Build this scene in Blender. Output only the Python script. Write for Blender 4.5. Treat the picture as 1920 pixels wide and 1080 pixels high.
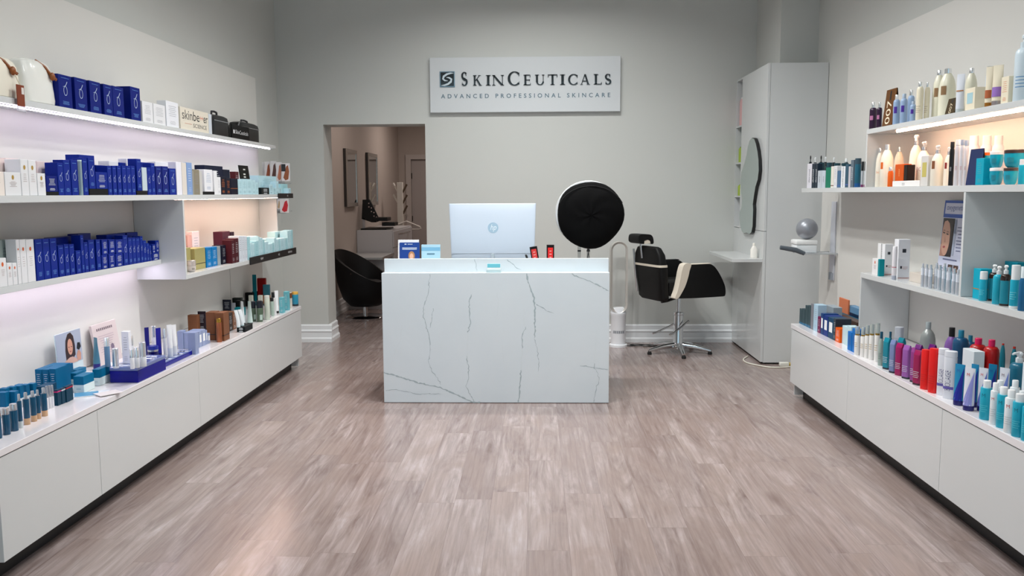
import bpy, bmesh, math, random
from mathutils import Vector, Matrix
PI = math.pi
rnd = random.Random(7)
SC = bpy.context.scene
COL = SC.collection
for o in list(bpy.data.objects):
    bpy.data.objects.remove(o)

# ------------------------------------------------------------------ camera
F_PX, CX, CY, CAM_Z = 1600.0, 960.0, 540.0, 1.5
VP, ROLL = (1007.0, 362.0), 0.005
_p1 = Vector((VP[0]-CX, CY-VP[1], -F_PX)); _p2 = _p1+Vector((1000, ROLL*1000, 0))
_y = _p1.normalized(); _z = _p2.cross(_p1).normalized()
if _z.y < 0: _z = -_z
_x = _y.cross(_z)
RM = Matrix((_x, _y, _z))              # camera -> world
RT = RM.transposed()
CAM = Vector((0, 0, CAM_Z))
cam_data = bpy.data.cameras.new('camera'); cam = bpy.data.objects.new('camera', cam_data); COL.objects.link(cam)
cam_data.sensor_width = 36; cam_data.lens = 36*F_PX/1920; cam_data.clip_start = .05
cam.matrix_world = Matrix.Translation(CAM) @ RM.to_4x4()
SC.camera = cam

# ------------------------------------------------------------------ light
SC.view_settings.view_transform = 'Standard'; SC.view_settings.look = 'None'
SC.view_settings.gamma = 1; SC.view_settings.use_curve_mapping = False
SC.view_settings.exposure = 0.26
W = bpy.data.worlds.new('daylight'); SC.world = W; W.use_nodes = True
bg = W.node_tree.nodes['Background']; bg.inputs[0].default_value = (0.62, 0.87, 1.0, 1); bg.inputs[1].default_value = 0.72
FRONT_Y, CEIL = -1.9, 3.9
def area(name, loc, rot, sx, sy, power, color, spread=PI, portal=False, shape='RECTANGLE'):
    l = bpy.data.lights.new(name, 'AREA'); l.shape = shape; l.size = sx
    if shape != 'DISK': l.size_y = sy
    l.energy = power; l.color = color; l.spread = spread
    if portal: l.cycles.is_portal = True
    o = bpy.data.objects.new(name, l); COL.objects.link(o); o.location = loc; o.rotation_euler = rot
    return o
area('storefront_daylight', (-.05, FRONT_Y, 1.75), (-PI/2, 0, 0), 4.9, 3.3, 1, (1, 1, 1), portal=True)
for ix, lx in enumerate((-.6, -.05, .5)):
    for iy, (ly, pw) in enumerate(((1.2, 4), (3.2, 12), (5.2, 25), (7.0, 14))):
        area('ceiling_downlight', (lx, ly, CEIL-.03), (0, 0, 0), .22, .22, pw, (.97, .985, .975), spread=math.radians(140), shape='DISK')
for ly, pw in ((10.6, 10), (13.6, 13)):
    area('corridor_unseen_ceiling_lamp', (-1.4, ly, 2.95), (0, 0, 0), .5, .5, pw*1.15, (1.0, .88, .80))  # farther lamp is unseen, added to brighten the far corridor and its door

# ------------------------------------------------------------------ colour / materials
def lin(c):
    return tuple(((v/255)/12.92 if v/255 <= .04045 else ((v/255+.055)/1.055)**2.4) for v in c)
_M = {}
def M(c, rough=.45, metal=0.0, trans=0.0, name='plastic', coat=0.0, emit=0.0, spec=.5):
    k = (tuple(c), rough, metal, trans, name, coat, emit, spec)
    if k in _M: return _M[k]
    m = bpy.data.materials.new(name); m.use_nodes = True
    b = m.node_tree.nodes['Principled BSDF']; l = lin(c)
    if max(c)-min(c) > 60 and not emit and 'print' not in name:          # printed card and plastic: a little deeper and more saturated
        g = sum(l)/3; l = tuple(max(.002, (g+(v-g)*1.18)*.74) for v in l)
    if name == 'card': spec = .15
    b.inputs['Base Color'].default_value = (*l, 1); b.inputs['Roughness'].default_value = rough
    b.inputs['Metallic'].default_value = metal; b.inputs['Transmission Weight'].default_value = trans
    b.inputs['Coat Weight'].default_value = coat; b.inputs['Specular IOR Level'].default_value = spec
    if emit:
        b.inputs['Emission Color'].default_value = (*l, 1); b.inputs['Emission Strength'].default_value = emit
    m.diffuse_color = (*l, 1)
    _M[k] = m; return m
def nodes(m):
    t = m.node_tree; return t.nodes, t.links, t.nodes['Principled BSDF']
def paint(c, name, rough=.6, var=.04, scale=2.5):
    m = M(c, rough, name=name); N, L, b = nodes(m)
    if any(n.type == 'TEX_NOISE' for n in N): return m
    tc = N.new('ShaderNodeTexCoord'); nz = N.new('ShaderNodeTexNoise'); nz.inputs['Scale'].default_value = scale
    nz.inputs['Detail'].default_value = 4
    mx = N.new('ShaderNodeMix'); mx.data_type = 'RGBA'; l = lin(c)
    mx.inputs[6].default_value = (*[v*(1-var) for v in l], 1); mx.inputs[7].default_value = (*[min(1, v*(1+var)) for v in l], 1)
    L.new(tc.outputs['Object'], nz.inputs['Vector']); L.new(nz.outputs['Fac'], mx.inputs[0]); L.new(mx.outputs[2], b.inputs['Base Color'])
    return m

# ------------------------------------------------------------------ mesh building
class MB:
    def __init__(s): s.v = []; s.f = []; s.mi = []; s.cur = 0
    def add(s, vs, fs):
        o = len(s.v); s.v += [tuple(v) for v in vs]
        for f in fs: s.f.append([o+i for i in f]); s.mi.append(s.cur)
        return s
    def box(s, x0, x1, y0, y1, z0, z1, bev=0.0):
        if x0 > x1: x0, x1 = x1, x0
        if y0 > y1: y0, y1 = y1, y0
        if z0 > z1: z0, z1 = z1, z0
        if bev <= 0:
            return s.add([(x, y, z) for x in (x0, x1) for y in (y0, y1) for z in (z0, z1)],
                         [(0, 1, 3, 2), (4, 6, 7, 5), (0, 4, 5, 1), (2, 3, 7, 6), (0, 2, 6, 4), (1, 5, 7, 3)])
        bm = bmesh.new(); bmesh.ops.create_cube(bm, size=1)
        for v in bm.verts:
            v.co = ((x0+x1)/2+v.co.x*(x1-x0), (y0+y1)/2+v.co.y*(y1-y0), (z0+z1)/2+v.co.z*(z1-z0))
        bmesh.ops.bevel(bm, geom=bm.edges[:], offset=bev, segments=2 if bev > .004 else 1, affect='EDGES', profile=.5)
        return s.bm(bm)
    def bm(s, bm):
        bm.verts.index_update(); s.add([v.co[:] for v in bm.verts], [[v.index for v in f.verts] for f in bm.faces]); bm.free(); return s
    def loft(s, secs, n=20, cap0=True, cap1=True, flip=False):
        # secs: (z, rx, ry, exponent, cx, cy)
        o = len(s.v); rings = []
        for sec in secs:
            z, rx, ry = sec[:3]; e = sec[3] if len(sec) > 3 else 2; cx = sec[4] if len(sec) > 4 else 0; cy = sec[5] if len(sec) > 5 else 0
            r = []
            for i in range(n):
                a = 2*PI*(i+.5)/n; c, si = math.cos(a), math.sin(a)
                r.append((cx+rx*math.copysign(abs(c)**(2/e), c), cy+ry*math.copysign(abs(si)**(2/e), si), z))
            rings.append(r)
        vs = [v for r in rings for v in r]; fs = []
        for k in range(len(rings)-1):
            for i in range(n):
                j = (i+1) % n; q = (k*n+i, k*n+j, (k+1)*n+j, (k+1)*n+i); fs.append(q[::-1] if flip else q)
        if cap0: fs.append(tuple(range(n))[::-1])
        if cap1: fs.append(tuple((len(rings)-1)*n+i for i in range(n)))
        return s.add(vs, fs)
    def lathe(s, prof, n=24, cap0=True, cap1=True): return s.loft([(z, r, r) for r, z in prof], n, cap0, cap1)
    def prism(s, pts, d0, d1, ax='y'):
        # polygon pts in the plane across ax, extruded from d0 to d1
        def mk(p, d): return (p[0], d, p[1]) if ax == 'y' else ((d, p[0], p[1]) if ax == 'x' else (p[0], p[1], d))
        n = len(pts); vs = [mk(p, d0) for p in pts]+[mk(p, d1) for p in pts]
        return s.add(vs, [tuple(range(n))[::-1], tuple(range(n, 2*n))]+[(i, (i+1) % n, n+(i+1) % n, n+i) for i in range(n)])
    def flat(s, pts, d, ax='y'):
        def mk(p): return (p[0], d, p[1]) if ax == 'y' else ((d, p[0], p[1]) if ax == 'x' else (p[0], p[1], d))
        return s.add([mk(p) for p in pts], [tuple(range(len(pts)))])
    def rect(s, x0, x1, z0, z1, d): return s.flat([(x0, z0), (x1, z0), (x1, z1), (x0, z1)], d)
    def ribbon(s, path, ws, d0, d1=None):
        # flat ribbon in xz plane
        n = len(path); Lp, Rp = [], []
        for i in range(n):
            a = path[max(0, i-1)]; b = path[min(n-1, i+1)]; dx, dz = b[0]-a[0], b[1]-a[1]; l = math.hypot(dx, dz) or 1
            w = (ws[i] if isinstance(ws, (list, tuple)) else ws)/2
            Lp.append((path[i][0]-dz/l*w, path[i][1]+dx/l*w)); Rp.append((path[i][0]+dz/l*w, path[i][1]-dx/l*w))
        vs = [(p[0], d0, p[1]) for p in Lp+Rp]
        fs = [(i, n+i, n+i+1, i+1) for i in range(n-1)]
        if d1 is not None:
            vs += [(p[0], d1, p[1]) for p in Lp+Rp]; m = 2*n
            fs += [(m+i, m+i+1, m+n+i+1, m+n+i) for i in range(n-1)]
            fs += [(i, i+1, m+i+1, m+i) for i in range(n-1)]+[(n+i, m+n+i, m+n+i+1, n+i+1) for i in range(n-1)]
            fs += [(0, m, m+n, n), (n-1, 2*n-1, m+2*n-1, m+n-1)]
        return s.add(vs, fs)
    def tube(s, path, r, n=8):
        P = [Vector(p) for p in path]; o = []
        up = Vector((0, 0, 1))
        for i, p in enumerate(P):
            t = (P[min(i+1, len(P)-1)]-P[max(i-1, 0)]).normalized()
            u = t.cross(up)
            if u.length < .05: u = t.cross(Vector((1, 0, 0)))
            u.normalize(); v = u.cross(t); rr = r[i] if isinstance(r, (list, tuple)) else r
            o.append([p+(u*math.cos(2*PI*k/n)+v*math.sin(2*PI*k/n))*rr for k in range(n)])
        vs = [v for q in o for v in q]; fs = []
        for i in range(len(P)-1):
            for k in range(n):
                j = (k+1) % n; fs.append((i*n+k, i*n+j, (i+1)*n+j, (i+1)*n+k))
        fs += [tuple(range(n))[::-1], tuple((len(P)-1)*n+k for k in range(n))]
        return s.add(vs, fs)
    def patch(s, r, z0, z1, a0, a1, asp=1.0, n=10, e=2):
        # curved label wrapped on the front of a round body (front = -y)
        vs = []
        for i in range(n+1):
            a = -PI/2+a0+(a1-a0)*i/n; c, si = math.cos(a), math.sin(a)
            x = r*math.copysign(abs(c)**(2/e), c); y = r*asp*math.copysign(abs(si)**(2/e), si)
            vs += [(x, y, z0), (x, y, z1)]
        return s.add(vs, [(2*i, 2*i+2, 2*i+3, 2*i+1) for i in range(n)])
    def sphere(s, c, rx, ry=None, rz=None, n=20, m=12):
        ry = ry or rx; rz = rz or rx
        return s.loft([(c[2]-rz*math.cos(PI*k/m), max(1e-4, rx*math.sin(PI*k/m)), max(1e-4, ry*math.sin(PI*k/m)), 2, c[0], c[1]) for k in range(m+1)], n)
    def map(s, fn): s.v = [tuple(fn(*v)) for v in s.v]; return s
    def build(s, name, mats, parent=None, smooth=True, loc=None, rz=None):
        me = bpy.data.meshes.new(name); me.from_pydata(s.v, [], s.f); me.validate()
        bm = bmesh.new(); bm.from_mesh(me); bmesh.ops.recalc_face_normals(bm, faces=bm.faces[:]); bm.to_mesh(me); bm.free()
        if not isinstance(mats, (list, tuple)): mats = [mats]
        for m in mats: me.materials.append(m)
        if len(mats) > 1 and len(me.polygons) == len(s.mi):
            for p, i in zip(me.polygons, s.mi): p.material_index = i
        if smooth:
            for p in me.polygons: p.use_smooth = True
            me.set_sharp_from_angle(angle=math.radians(38))
        o = bpy.data.objects.new(name, me); COL.objects.link(o)
        if parent: o.parent = parent
        if loc is not None: o.location = loc
        if rz is not None: o.rotation_euler = (0, 0, rz)
        return o
def flatbuild(mb, name, mat, parent):      # printed marks: keep the face direction they were given
    me = bpy.data.meshes.new(name); me.from_pydata(mb.v, [], mb.f)
    for m in (mat if isinstance(mat, (list, tuple)) else [mat]): me.materials.append(m)
    for p, i in zip(me.polygons, mb.mi): p.material_index = i
    o = bpy.data.objects.new(name, me); COL.objects.link(o); o.parent = parent; return o
def empty(name, loc=(0, 0, 0), rz=0):
    o = bpy.data.objects.new(name, None); COL.objects.link(o); o.location = loc; o.rotation_euler = (0, 0, rz); o.empty_display_size = .05; return o
def tag(o, label, cat, group=None, kind=None):
    o['label'] = label; o['category'] = cat
    if group: o['group'] = group
    if kind: o['kind'] = kind
    return o
def struct(name, mb, mat, smooth=False):
    o = mb.build(name, mat, smooth=smooth); o['kind'] = 'structure'; return o
_tc = {}
def text(s, size, mat, parent, name='lettering', loc=(0, 0, 0), rot=0.0, depth=0.0, align='CENTER', sx=1.0, shear=0.0, spacing=1.0, plane='y', thick=0.0):
    k = (s, align, shear, spacing, thick)
    if k not in _tc:
        c = bpy.data.curves.new('t', 'FONT'); c.body = s; c.align_x = align; c.align_y = 'CENTER'; c.size = 1; c.shear = shear
        c.space_character = spacing; c.resolution_u = 3; c.offset = thick
        o = bpy.data.objects.new('t', c); COL.objects.link(o)
        dg = bpy.context.evaluated_depsgraph_get(); me = bpy.data.meshes.new_from_object(o.evaluated_get(dg))
        _tc[k] = ([v.co[:] for v in me.vertices], [list(p.vertices) for p in me.polygons])
        bpy.data.objects.remove(o); bpy.data.meshes.remove(me)
    vs, fs = _tc[k]; mb = MB(); cr, sr = math.cos(rot), math.sin(rot)
    out = []
    for x, y, _ in vs:
        x *= size*sx; y *= size; x, y = x*cr-y*sr, x*sr+y*cr
        out.append((loc[0]+x, loc[1], loc[2]+y) if plane == 'y' else (loc[0]+x, loc[1]+y, loc[2]))
    mb.add(out, fs)
    if depth:
        n = len(out); mb.add([(x, y+depth, z) for x, y, z in out], [f[::-1] for f in fs])
        ed = {}
        for f in fs:
            for a, b in zip(f, f[1:]+f[:1]): ed[(a, b)] = 1
        for a, b in ed:
            if (b, a) not in ed: mb.f.append([b, a, a+n, b+n]); mb.mi.append(0)
    return flatbuild(mb, name, mat, parent)

# ------------------------------------------------------------------ reading the photograph: pixel -> point on a known plane
def ray(x, y): return RM @ Vector((x-CX, CY-y, -F_PX))
def on(ax, v, x, y):
    d = ray(x, y); return CAM+d*((v-CAM[ax])/d[ax])
def proj(p):
    c = RT @ (Vector(p)-CAM); return CX+F_PX*c.x/-c.z, CY-F_PX*c.y/-c.z
def Yat(px, X, z):
    lo, hi = .8, 22.
    for _ in range(40):
        m = (lo+hi)/2
        if (proj((X, m, z))[0] < px) == (X < 0): lo = m
        else: hi = m
    return (lo+hi)/2
def Zat(py, X, Y):
    lo, hi = -1., 5.
    for _ in range(40):
        m = (lo+hi)/2
        if proj((X, Y, m))[1] > py: lo = m
        else: hi = m
    return (lo+hi)/2
# ------------------------------------------------------------------ items on the shelves
ITEMS = []
class Row:
    def __init__(s, X, z, phrase, side): s.X = X; s.z = z; s.phrase = phrase; s.side = side; s.rz = PI/2 if side == 'L' else -PI/2
    def back(s, b): return s.X-b if s.side == 'L' else s.X+b
def reg(o, desc, row, px, cat, plural=None): ITEMS.append((o, desc, row.phrase if isinstance(row, Row) else row, px, cat, plural)); return o
def fit_text(s, mat, par, x0, x1, z0, z1, y, name='lettering'):
    t = text(s, 1, mat, par, name); V = t.data.vertices; xs = [v.co.x for v in V]; zs = [v.co.z for v in V]
    a, b, c, d = min(xs), max(xs), min(zs), max(zs)
    for v in V: v.co = (x0+(v.co.x-a)/(b-a)*(x1-x0), y, z0+(v.co.z-c)/(d-c)*(z1-z0))
    return t
INK = (120, 122, 130)
def bars(mb, cx, z, w, n, dz, y, h=.0016, seed=0):
    r = random.Random(seed)
    for i in range(n):
        ww = w*(.55+.45*r.random()); mb.rect(cx-ww/2, cx+ww/2, z-i*dz-h, z-i*dz, y)
def art_on(o, kind, w, d, h):
    y = -d/2-.0006
    if kind is None: return
    k = kind.split(':'); t = k[0]; u = min(w, h*.5)
    if t == 'ring':          # the ring with a slanted stroke seen on the navy cartons
        m = MB(); R = u*.24; cz = h*.52; n = 20
        pts = [(R*.8*math.cos(2*PI*i/n), cz+R*1.15*math.sin(2*PI*i/n)) for i in range(n+1)]
        m.ribbon(pts, u*.04, y); m.ribbon([(-R*1.1, cz+R*.98), (-R*.15, cz+R*1.2), (R*.4, cz+R*1.6), (R*.95, cz+R*2.4)], [u*.012, u*.04, u*.05, u*.055], y)
        flatbuild(m, 'emblem', M((176, 190, 216), .35, name='silver_print'), o)
        m = MB(); bars(m, 0, h*.2, w*.6, 4, h*.028, y, h*.012, int(w*1e5)); m.rect(-w*.3, w*.3, h*.9, h*.912, y)
        flatbuild(m, 'label_print', M((84, 130, 200), .4, name='blue_print'), o)
    elif t == 'dot':
        n = 12; m = MB(); R = min(.008, w*.16); cz = h*.78
        m.flat([(R*math.cos(2*PI*i/n), cz+R*1.25*math.sin(2*PI*i/n)) for i in range(n)], y)
        flatbuild(m, 'emblem', M((214, 96, 40) if len(k) < 2 else (176, 140, 60), .4, name='emblem_print'), o)
        m = MB(); bars(m, 0, h*.6, w*.5, 5, h*.05, y, .0016, int(h*1e4)); flatbuild(m, 'label_print', M((176, 160, 158), .5, name='pale_print'), o)
    elif t == 'lines':
        m = MB(); bars(m, 0, h*.82, w*.62, 6, h*.075, y, max(.0014, h*.012), int(w*1e5)+int(h*1e4)); bars(m, 0, h*.22, w*.6, 3, h*.05, y, .0015, 3)
        c = {'g': (140, 140, 150), 'w': (220, 225, 230), 'k': (30, 32, 40), 'b': (70, 120, 170), 'o': (225, 120, 50), 'r': (170, 60, 60), 'a': (110, 160, 170)}[k[1] if len(k) > 1 else 'g']
        flatbuild(m, 'label_print', M(c, .5, name='print'), o)
    elif t == 'panel':       # a lighter label panel
        c = {'w': (232, 234, 236), 'a': (170, 206, 214), 'b': (50, 110, 180), 'o': (236, 120, 40), 'y': (222, 208, 130)}[k[1]]
        m = MB(); m.rect(-w*.3, w*.3, h*.3, h*.78, y); flatbuild(m, 'label', M(c, .5, name='label_paper'), o)
    elif t == 'split':       # lower part another colour, wrapped on front and sides
        c = tuple(int(v) for v in k[1].split(',')); fz = float(k[2])
        m = MB(); e = .0007; m.box(-w/2-e, w/2+e, -d/2-e, d/2+e, .001, h*fz); m.build('lower_band', M(c, .45, name='card_band'), o, smooth=False)
        m = MB(); bars(m, 0, h*fz*.6, w*.5, 2, h*.06, -d/2-.0016, .0015, 5); flatbuild(m, 'label_print', M((120, 170, 180), .5, name='print'), o)
    elif t == 'band':
        c = tuple(int(v) for v in k[1].split(',')); a, b = float(k[2]), float(k[3]); e = .0007
        m = MB(); m.box(-w/2-e, w/2+e, -d/2-e, d/2+e, h*a, h*b); m.build('band', M(c, .4, name='card_band'), o, smooth=False)
    elif t == 'word':        # vertical word
        c = {'k': (24, 26, 30), 'w': (225, 228, 232), 'r': (170, 30, 50), 'o': (250, 190, 120), 'c': (235, 220, 190)}[k[2]]
        text(k[1], min(w*.62, h*.2), M(c, .5, name='print'), o, loc=(0, y, h*.5), rot=PI/2)
    elif t == 'square':      # a dark square mark
        m = MB(); s_ = w*.16; m.rect(-s_, s_, h*.66, h*.66+2*s_, y); m.rect(-w*.3, -w*.3+s_, h*.25, h*.25+s_*1.4, y)
        flatbuild(m, 'emblem', M((40, 44, 54), .5, name='print'), o)
        m = MB(); bars(m, .1*w, h*.3, w*.5, 3, h*.03, y, .0014, 2); m.rect(-w*.48, w*.48, .001, .004, y); flatbuild(m, 'label_print', M((196, 120, 110), .5, name='print'), o)
def carton(loc, rz, w, d, h, col, art=None, name='carton', rough=.42, mat=None, bev=.0012):
    o = MB().box(-w/2, w/2, -d/2, d/2, 0, h, bev).build(name, mat or M(col, rough, name='card'), loc=loc, rz=rz, smooth=False)
    m = MB(); m.box(-w*.35, w*.35, d*.5-.002, d*.5-.0008, h, h+.0006) if h > .03 else None
    art_on(o, art, w, d, h); return o
def C(row, desc, x0, x1, yt, col, art=None, dep=.05, back=0.0, yb=None, cat='carton', name='carton', plural=None, rough=.42, gap=.0012, mat=None, rot=0, zb=None):
    X = row.back(back); zb = row.z if zb is None else zb
    if yb is not None: zb = Zat(yb, X, Yat((x0+x1)/2, X, row.z))
    Y0, Y1 = Yat(x0, X, zb), Yat(x1, X, zb); Yc = (Y0+Y1)/2; w = abs(Y1-Y0)-gap; zt = Zat(yt, X, Yc)
    cx = X-dep/2 if row.side == 'L' else X+dep/2
    o = carton((cx, Yc, zb+.0003), row.rz+rot, w, dep, max(.006, zt-zb), col, art, name, rough, mat)
    return reg(o, desc, row, (x0+x1)/2, cat, plural)

def pump_head(mb, z, r, h, ang=0.0):
    mb.lathe([(r*.42, z), (r*.42, z+h*.45)], 12); zz = z+h*.45
    ln = r*2.2; c, s = math.cos(ang), math.sin(ang)
    q = MB().loft([(zz, r*.62, r*.62, 2), (zz+h*.3, r*.7, r*.7, 2), (zz+h*.55, r*.45, r*.45, 2)], 14)
    q.tube([(0, 0, zz+h*.36), (0, -ln*.7, zz+h*.4), (0, -ln, zz+h*.28)], [r*.34, r*.28, r*.2], 8)
    q.map(lambda x, y, z_: (x*c-y*s, x*s+y*c, z_)); mb.add(q.v, q.f)
def bottle(loc, rz, r, h, col, cap=(240, 240, 240), cap_h=.2, cap_r=.55, sh='round', base=None, base_h=.06, label=None, word=None, wc=(200, 60, 60), asp=1.0, e=2, pump=False,
           collar=None, rough=.3, metal=0.0, capm=0.0, trans=0.0, name='bottle', pang=0.0, wrot=0.0, cap_e=2, printc=None):
    o = empty(name, loc, rz); H = h*(1-cap_h); zb = 0.0; capr = r*cap_r
    if base:
        MB().loft([(0, r*.96, r*.96*asp, e), (.002, r, r*asp, e), (h*base_h, r, r*asp, e)], 20).build('base', M(base, .3, name='plastic'), o); zb = h*base_h
    n = 24; k = {'flat': [(H*.97, 1), (H, .93)], 'round': [(H*.86, 1), (H*.94, .93), (H*.985, .72), (H, cap_r)],
                 'dome': [(H*.55, 1), (H*.72, .95), (H*.84, .83), (H*.93, .62), (H, cap_r*.95)],
                 'slope': [(H*.84, 1), (H, cap_r)], 'chisel': [(H*.84, 1), (H*.87, .985)]}[sh]
    prof = [(zb, .95), (zb+.0025, 1)]+k
    MB().loft([(z, r*f, r*f*asp, e if f > .8 else (e+2)/2) for z, f in prof], n).build('body', M(col, rough, metal, trans, name='bottle_body'), o)
    if sh == 'chisel': MB().loft([(H*.87, r*.985, r*.985*asp, e), (H*.985, r*.94, r*.36*asp, e), (H, r*.9, r*.26*asp, e)], n).build('sloped_top', M(col, rough, metal, trans, name='bottle_body'), o)
    top = h
    if pump:
        c = MB().loft([(H, capr, capr, 2), (H+(h-H)*.42, capr, capr, 2), (H+(h-H)*.45, capr*.7, capr*.7, 2)], 18)
        c.build('collar', M(collar or (205, 207, 212), .2, .9 if collar is None else 0, name='pump_collar'), o)
        p = MB(); pump_head(p, H+(h-H)*.45, r*.55, (h-H)*.55, pang); p.build('pump', M(cap, .35, name='pump'), o)
    elif cap:
        MB().loft([(H, capr, capr*(asp if cap_e > 2 else 1), cap_e), (h-.0015, capr*.985, capr*.985*(asp if cap_e > 2 else 1), cap_e), (h, capr*.9, capr*.9*(asp if cap_e > 2 else 1), cap_e)], 20).build('cap', M(cap, .22 if capm else .35, capm, name='cap'), o)
    if label:
        lc, a, b, half = label; flatbuild(MB().patch(r*1.006, h*a, h*b, -half, half, asp, 10, e), 'label', M(lc, .5, name='label_paper'), o)
    if printc is not None:
        m = MB()
        for i in range(4): m.patch(r*1.008, h*(.36-.05*i), h*(.372-.05*i), -.7, .7-.25*(i % 2), asp, 6, e)
        flatbuild(m, 'label_print', M(printc, .5, name='print'), o)
    if word:
        t = text(word, r*.95 if len(word) == 1 else r*.9, M(wc, .5, name='print'), o, loc=(0, 0, 0), rot=wrot)
        zz = h*(.62 if len(word) == 1 else .38); R = r*1.012
        for v in t.data.vertices:
            a = -PI/2+v.co.x/R; c_, s_ = math.cos(a), math.sin(a)
            v.co = (R*math.copysign(abs(c_)**(2/e), c_), R*asp*math.copysign(abs(s_)**(2/e), s_), zz+v.co.z)
    return o
def tube(loc, rz, r, h, col, cap=(20, 30, 110), cap_h=.12, wedge=None, word=None, wc=(200, 70, 70), rough=.35, capm=0, tilt=0.0, band=None, name='tube', metal=0.0, edge=False):
    # soft tube standing on its cap, flat crimp on top
    if edge: rz += PI/2
    o = empty(name, loc, rz)
    MB().lathe([(r*.96, 0), (r, .002), (r, h*cap_h)], 22).build('cap', M(cap, .3, capm, name='cap'), o)
    H0 = h*cap_h; n = 24; S = []
    for i in range(9):
        t = i/8; S.append((H0+(h-H0)*t, r*(1+.05*t), r*max(.05, (1-t**1.3)*1.0), 2, tilt*h*t*t, 0))
    MB().loft(S, n).build('body', M(col, rough, metal, name='tube_body'), o)
    def front(x, z):
        t = min(1, max(0, (z-H0)/(h-H0))); rx = r*(1+.05*t); ry = r*max(.05, (1-t**1.3)); u = max(-.97, min(.97, x/rx))
        return (x+tilt*h*t*t, -ry*math.sqrt(1-u*u)-.0020, z)
    if wedge:
        m = MB(); K = 8
        for i in range(K):
            za, zb_ = H0+(h-H0)*.92*i/K, H0+(h-H0)*.92*(i+1)/K
            def xr(z): return (-.85*r+1.75*r*((z-H0)/((h-H0)*.92)), .9*r)
            for j in range(3):
                a0, a1 = xr(za); b0, b1 = xr(zb_)
                q = [(a0+(a1-a0)*j/3, za), (a0+(a1-a0)*(j+1)/3, za), (b0+(b1-b0)*(j+1)/3, zb_), (b0+(b1-b0)*j/3, zb_)]
                m.add([front(*p) for p in q], [(0, 1, 2, 3)])
        flatbuild(m, 'printed_wedge', M(wedge, .4, name='print'), o)
    if band:
        m = MB(); bc, a, b = band
        for j in range(10):
            x0, x1 = -.95*r+1.9*r*j/10, -.95*r+1.9*r*(j+1)/10; m.add([front(x0, h*a), front(x1, h*a), front(x1, h*b), front(x0, h*b)], [(0, 1, 2, 3)])
        flatbuild(m, 'printed_band', M(bc, .4, name='print'), o)
    if word:
        t = text(word, r*.85, M(wc, .5, name='print'), o, loc=(-r*.2, 0, h*.84))
        for v in t.data.vertices:
            q = front(v.co.x, v.co.z); v.co = (q[0], q[1]-.0006, q[2])
    return o
def jar(loc, rz, r, h, col, lid=(240, 240, 240), lid_h=.35, trans=0.0, band=None, name='jar', lidm=0, rough=.2):
    o = empty(name, loc, rz); H = h*(1-lid_h)
    MB().lathe([(r*.62, 0), (r*.82, H*.12), (r*.97, H*.45), (r, H*.7), (r*.97, H)], 26).build('body', M(col, rough, 0, trans, name='jar_body'), o)
    MB().lathe([(r*1.01, H), (r*1.02, h*.97), (r*.96, h)], 26).build('lid', M(lid, .25, lidm, name='lid'), o)
    if band: MB().lathe([(r*1.025, H-.003), (r*1.025, H+h*.1)], 26).build('band', M(band, .2, .9, name='metal_band'), o)
    m = MB(); m.patch(r*1.008, H*.35, H*.7, -.35, .35); flatbuild(m, 'label', M(tuple(int(v*.72) for v in col), .5, name='print'), o)
    return o
def spot(row, x0, x1, yt, yb=None, back=0.0, zb=None):
    cx = (x0+x1)/2; z = row.z if zb is None else zb
    if yb is not None:
        p = on(2, z, cx, yb)
    else:
        X = row.back(back); p = Vector((X, Yat(cx, X, z), z))
    d = (Vector((p.x, p.y, 0))); dist = d.length; c = RT @ (p-CAM); depth = -c.z
    r = (x1-x0)/2*depth/F_PX*math.cos(math.atan2(abs(p.x), p.y))
    if yb is not None: p = p+d.normalized()*r*.95
    else: p = Vector((p.x+(-r if row.side == 'L' else r), p.y, p.z)); p.y = Yat(cx, p.x, z)
    zt = Zat(yt, p.x, p.y)
    return p+Vector((0, 0, .0003)), r, zt-z
def face_cam(row, p, f=.75):          # turned part of the way towards the middle of the room
    a = math.atan2(-p.x, p.y)         # 0 = towards -y
    return row.rz*(1-f)+f*a
def Bt(row, desc, x0, x1, yt, yb=None, back=0.0, kind=bottle, cat='bottle', turn=.6, zb=None, plural=None, **kw):
    p, r, h = spot(row, x0, x1, yt, yb, back, zb)
    o = kind(p, face_cam(row, p, turn), r, h, **kw)
    return reg(o, desc, row, (x0+x1)/2, cat, plural)
# ================================================================== THE ROOM
LW, RW, BW = -2.58, 2.46, 8.55
OX0, OX1, OZ = -2.125, -1.108, 2.187        # opening to the corridor
WALL = (199, 200, 196)
wallm = paint(WALL, 'wall_paint', .75, .03, .8)
corrm = paint((188, 177, 170), 'corridor_paint', .75, .03, .8)
whitem = M((209, 211, 211), .22, name='white_lacquer', coat=.3)
trimm = M((236, 238, 240), .35, name='white_trim')
chrome = M((215, 217, 220), .12, 1, name='chrome')
blackm = M((3, 3, 4), .6, name='black_upholstery', spec=.28)
darkm = M((10, 11, 12), .45, name='black_plastic')

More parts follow.
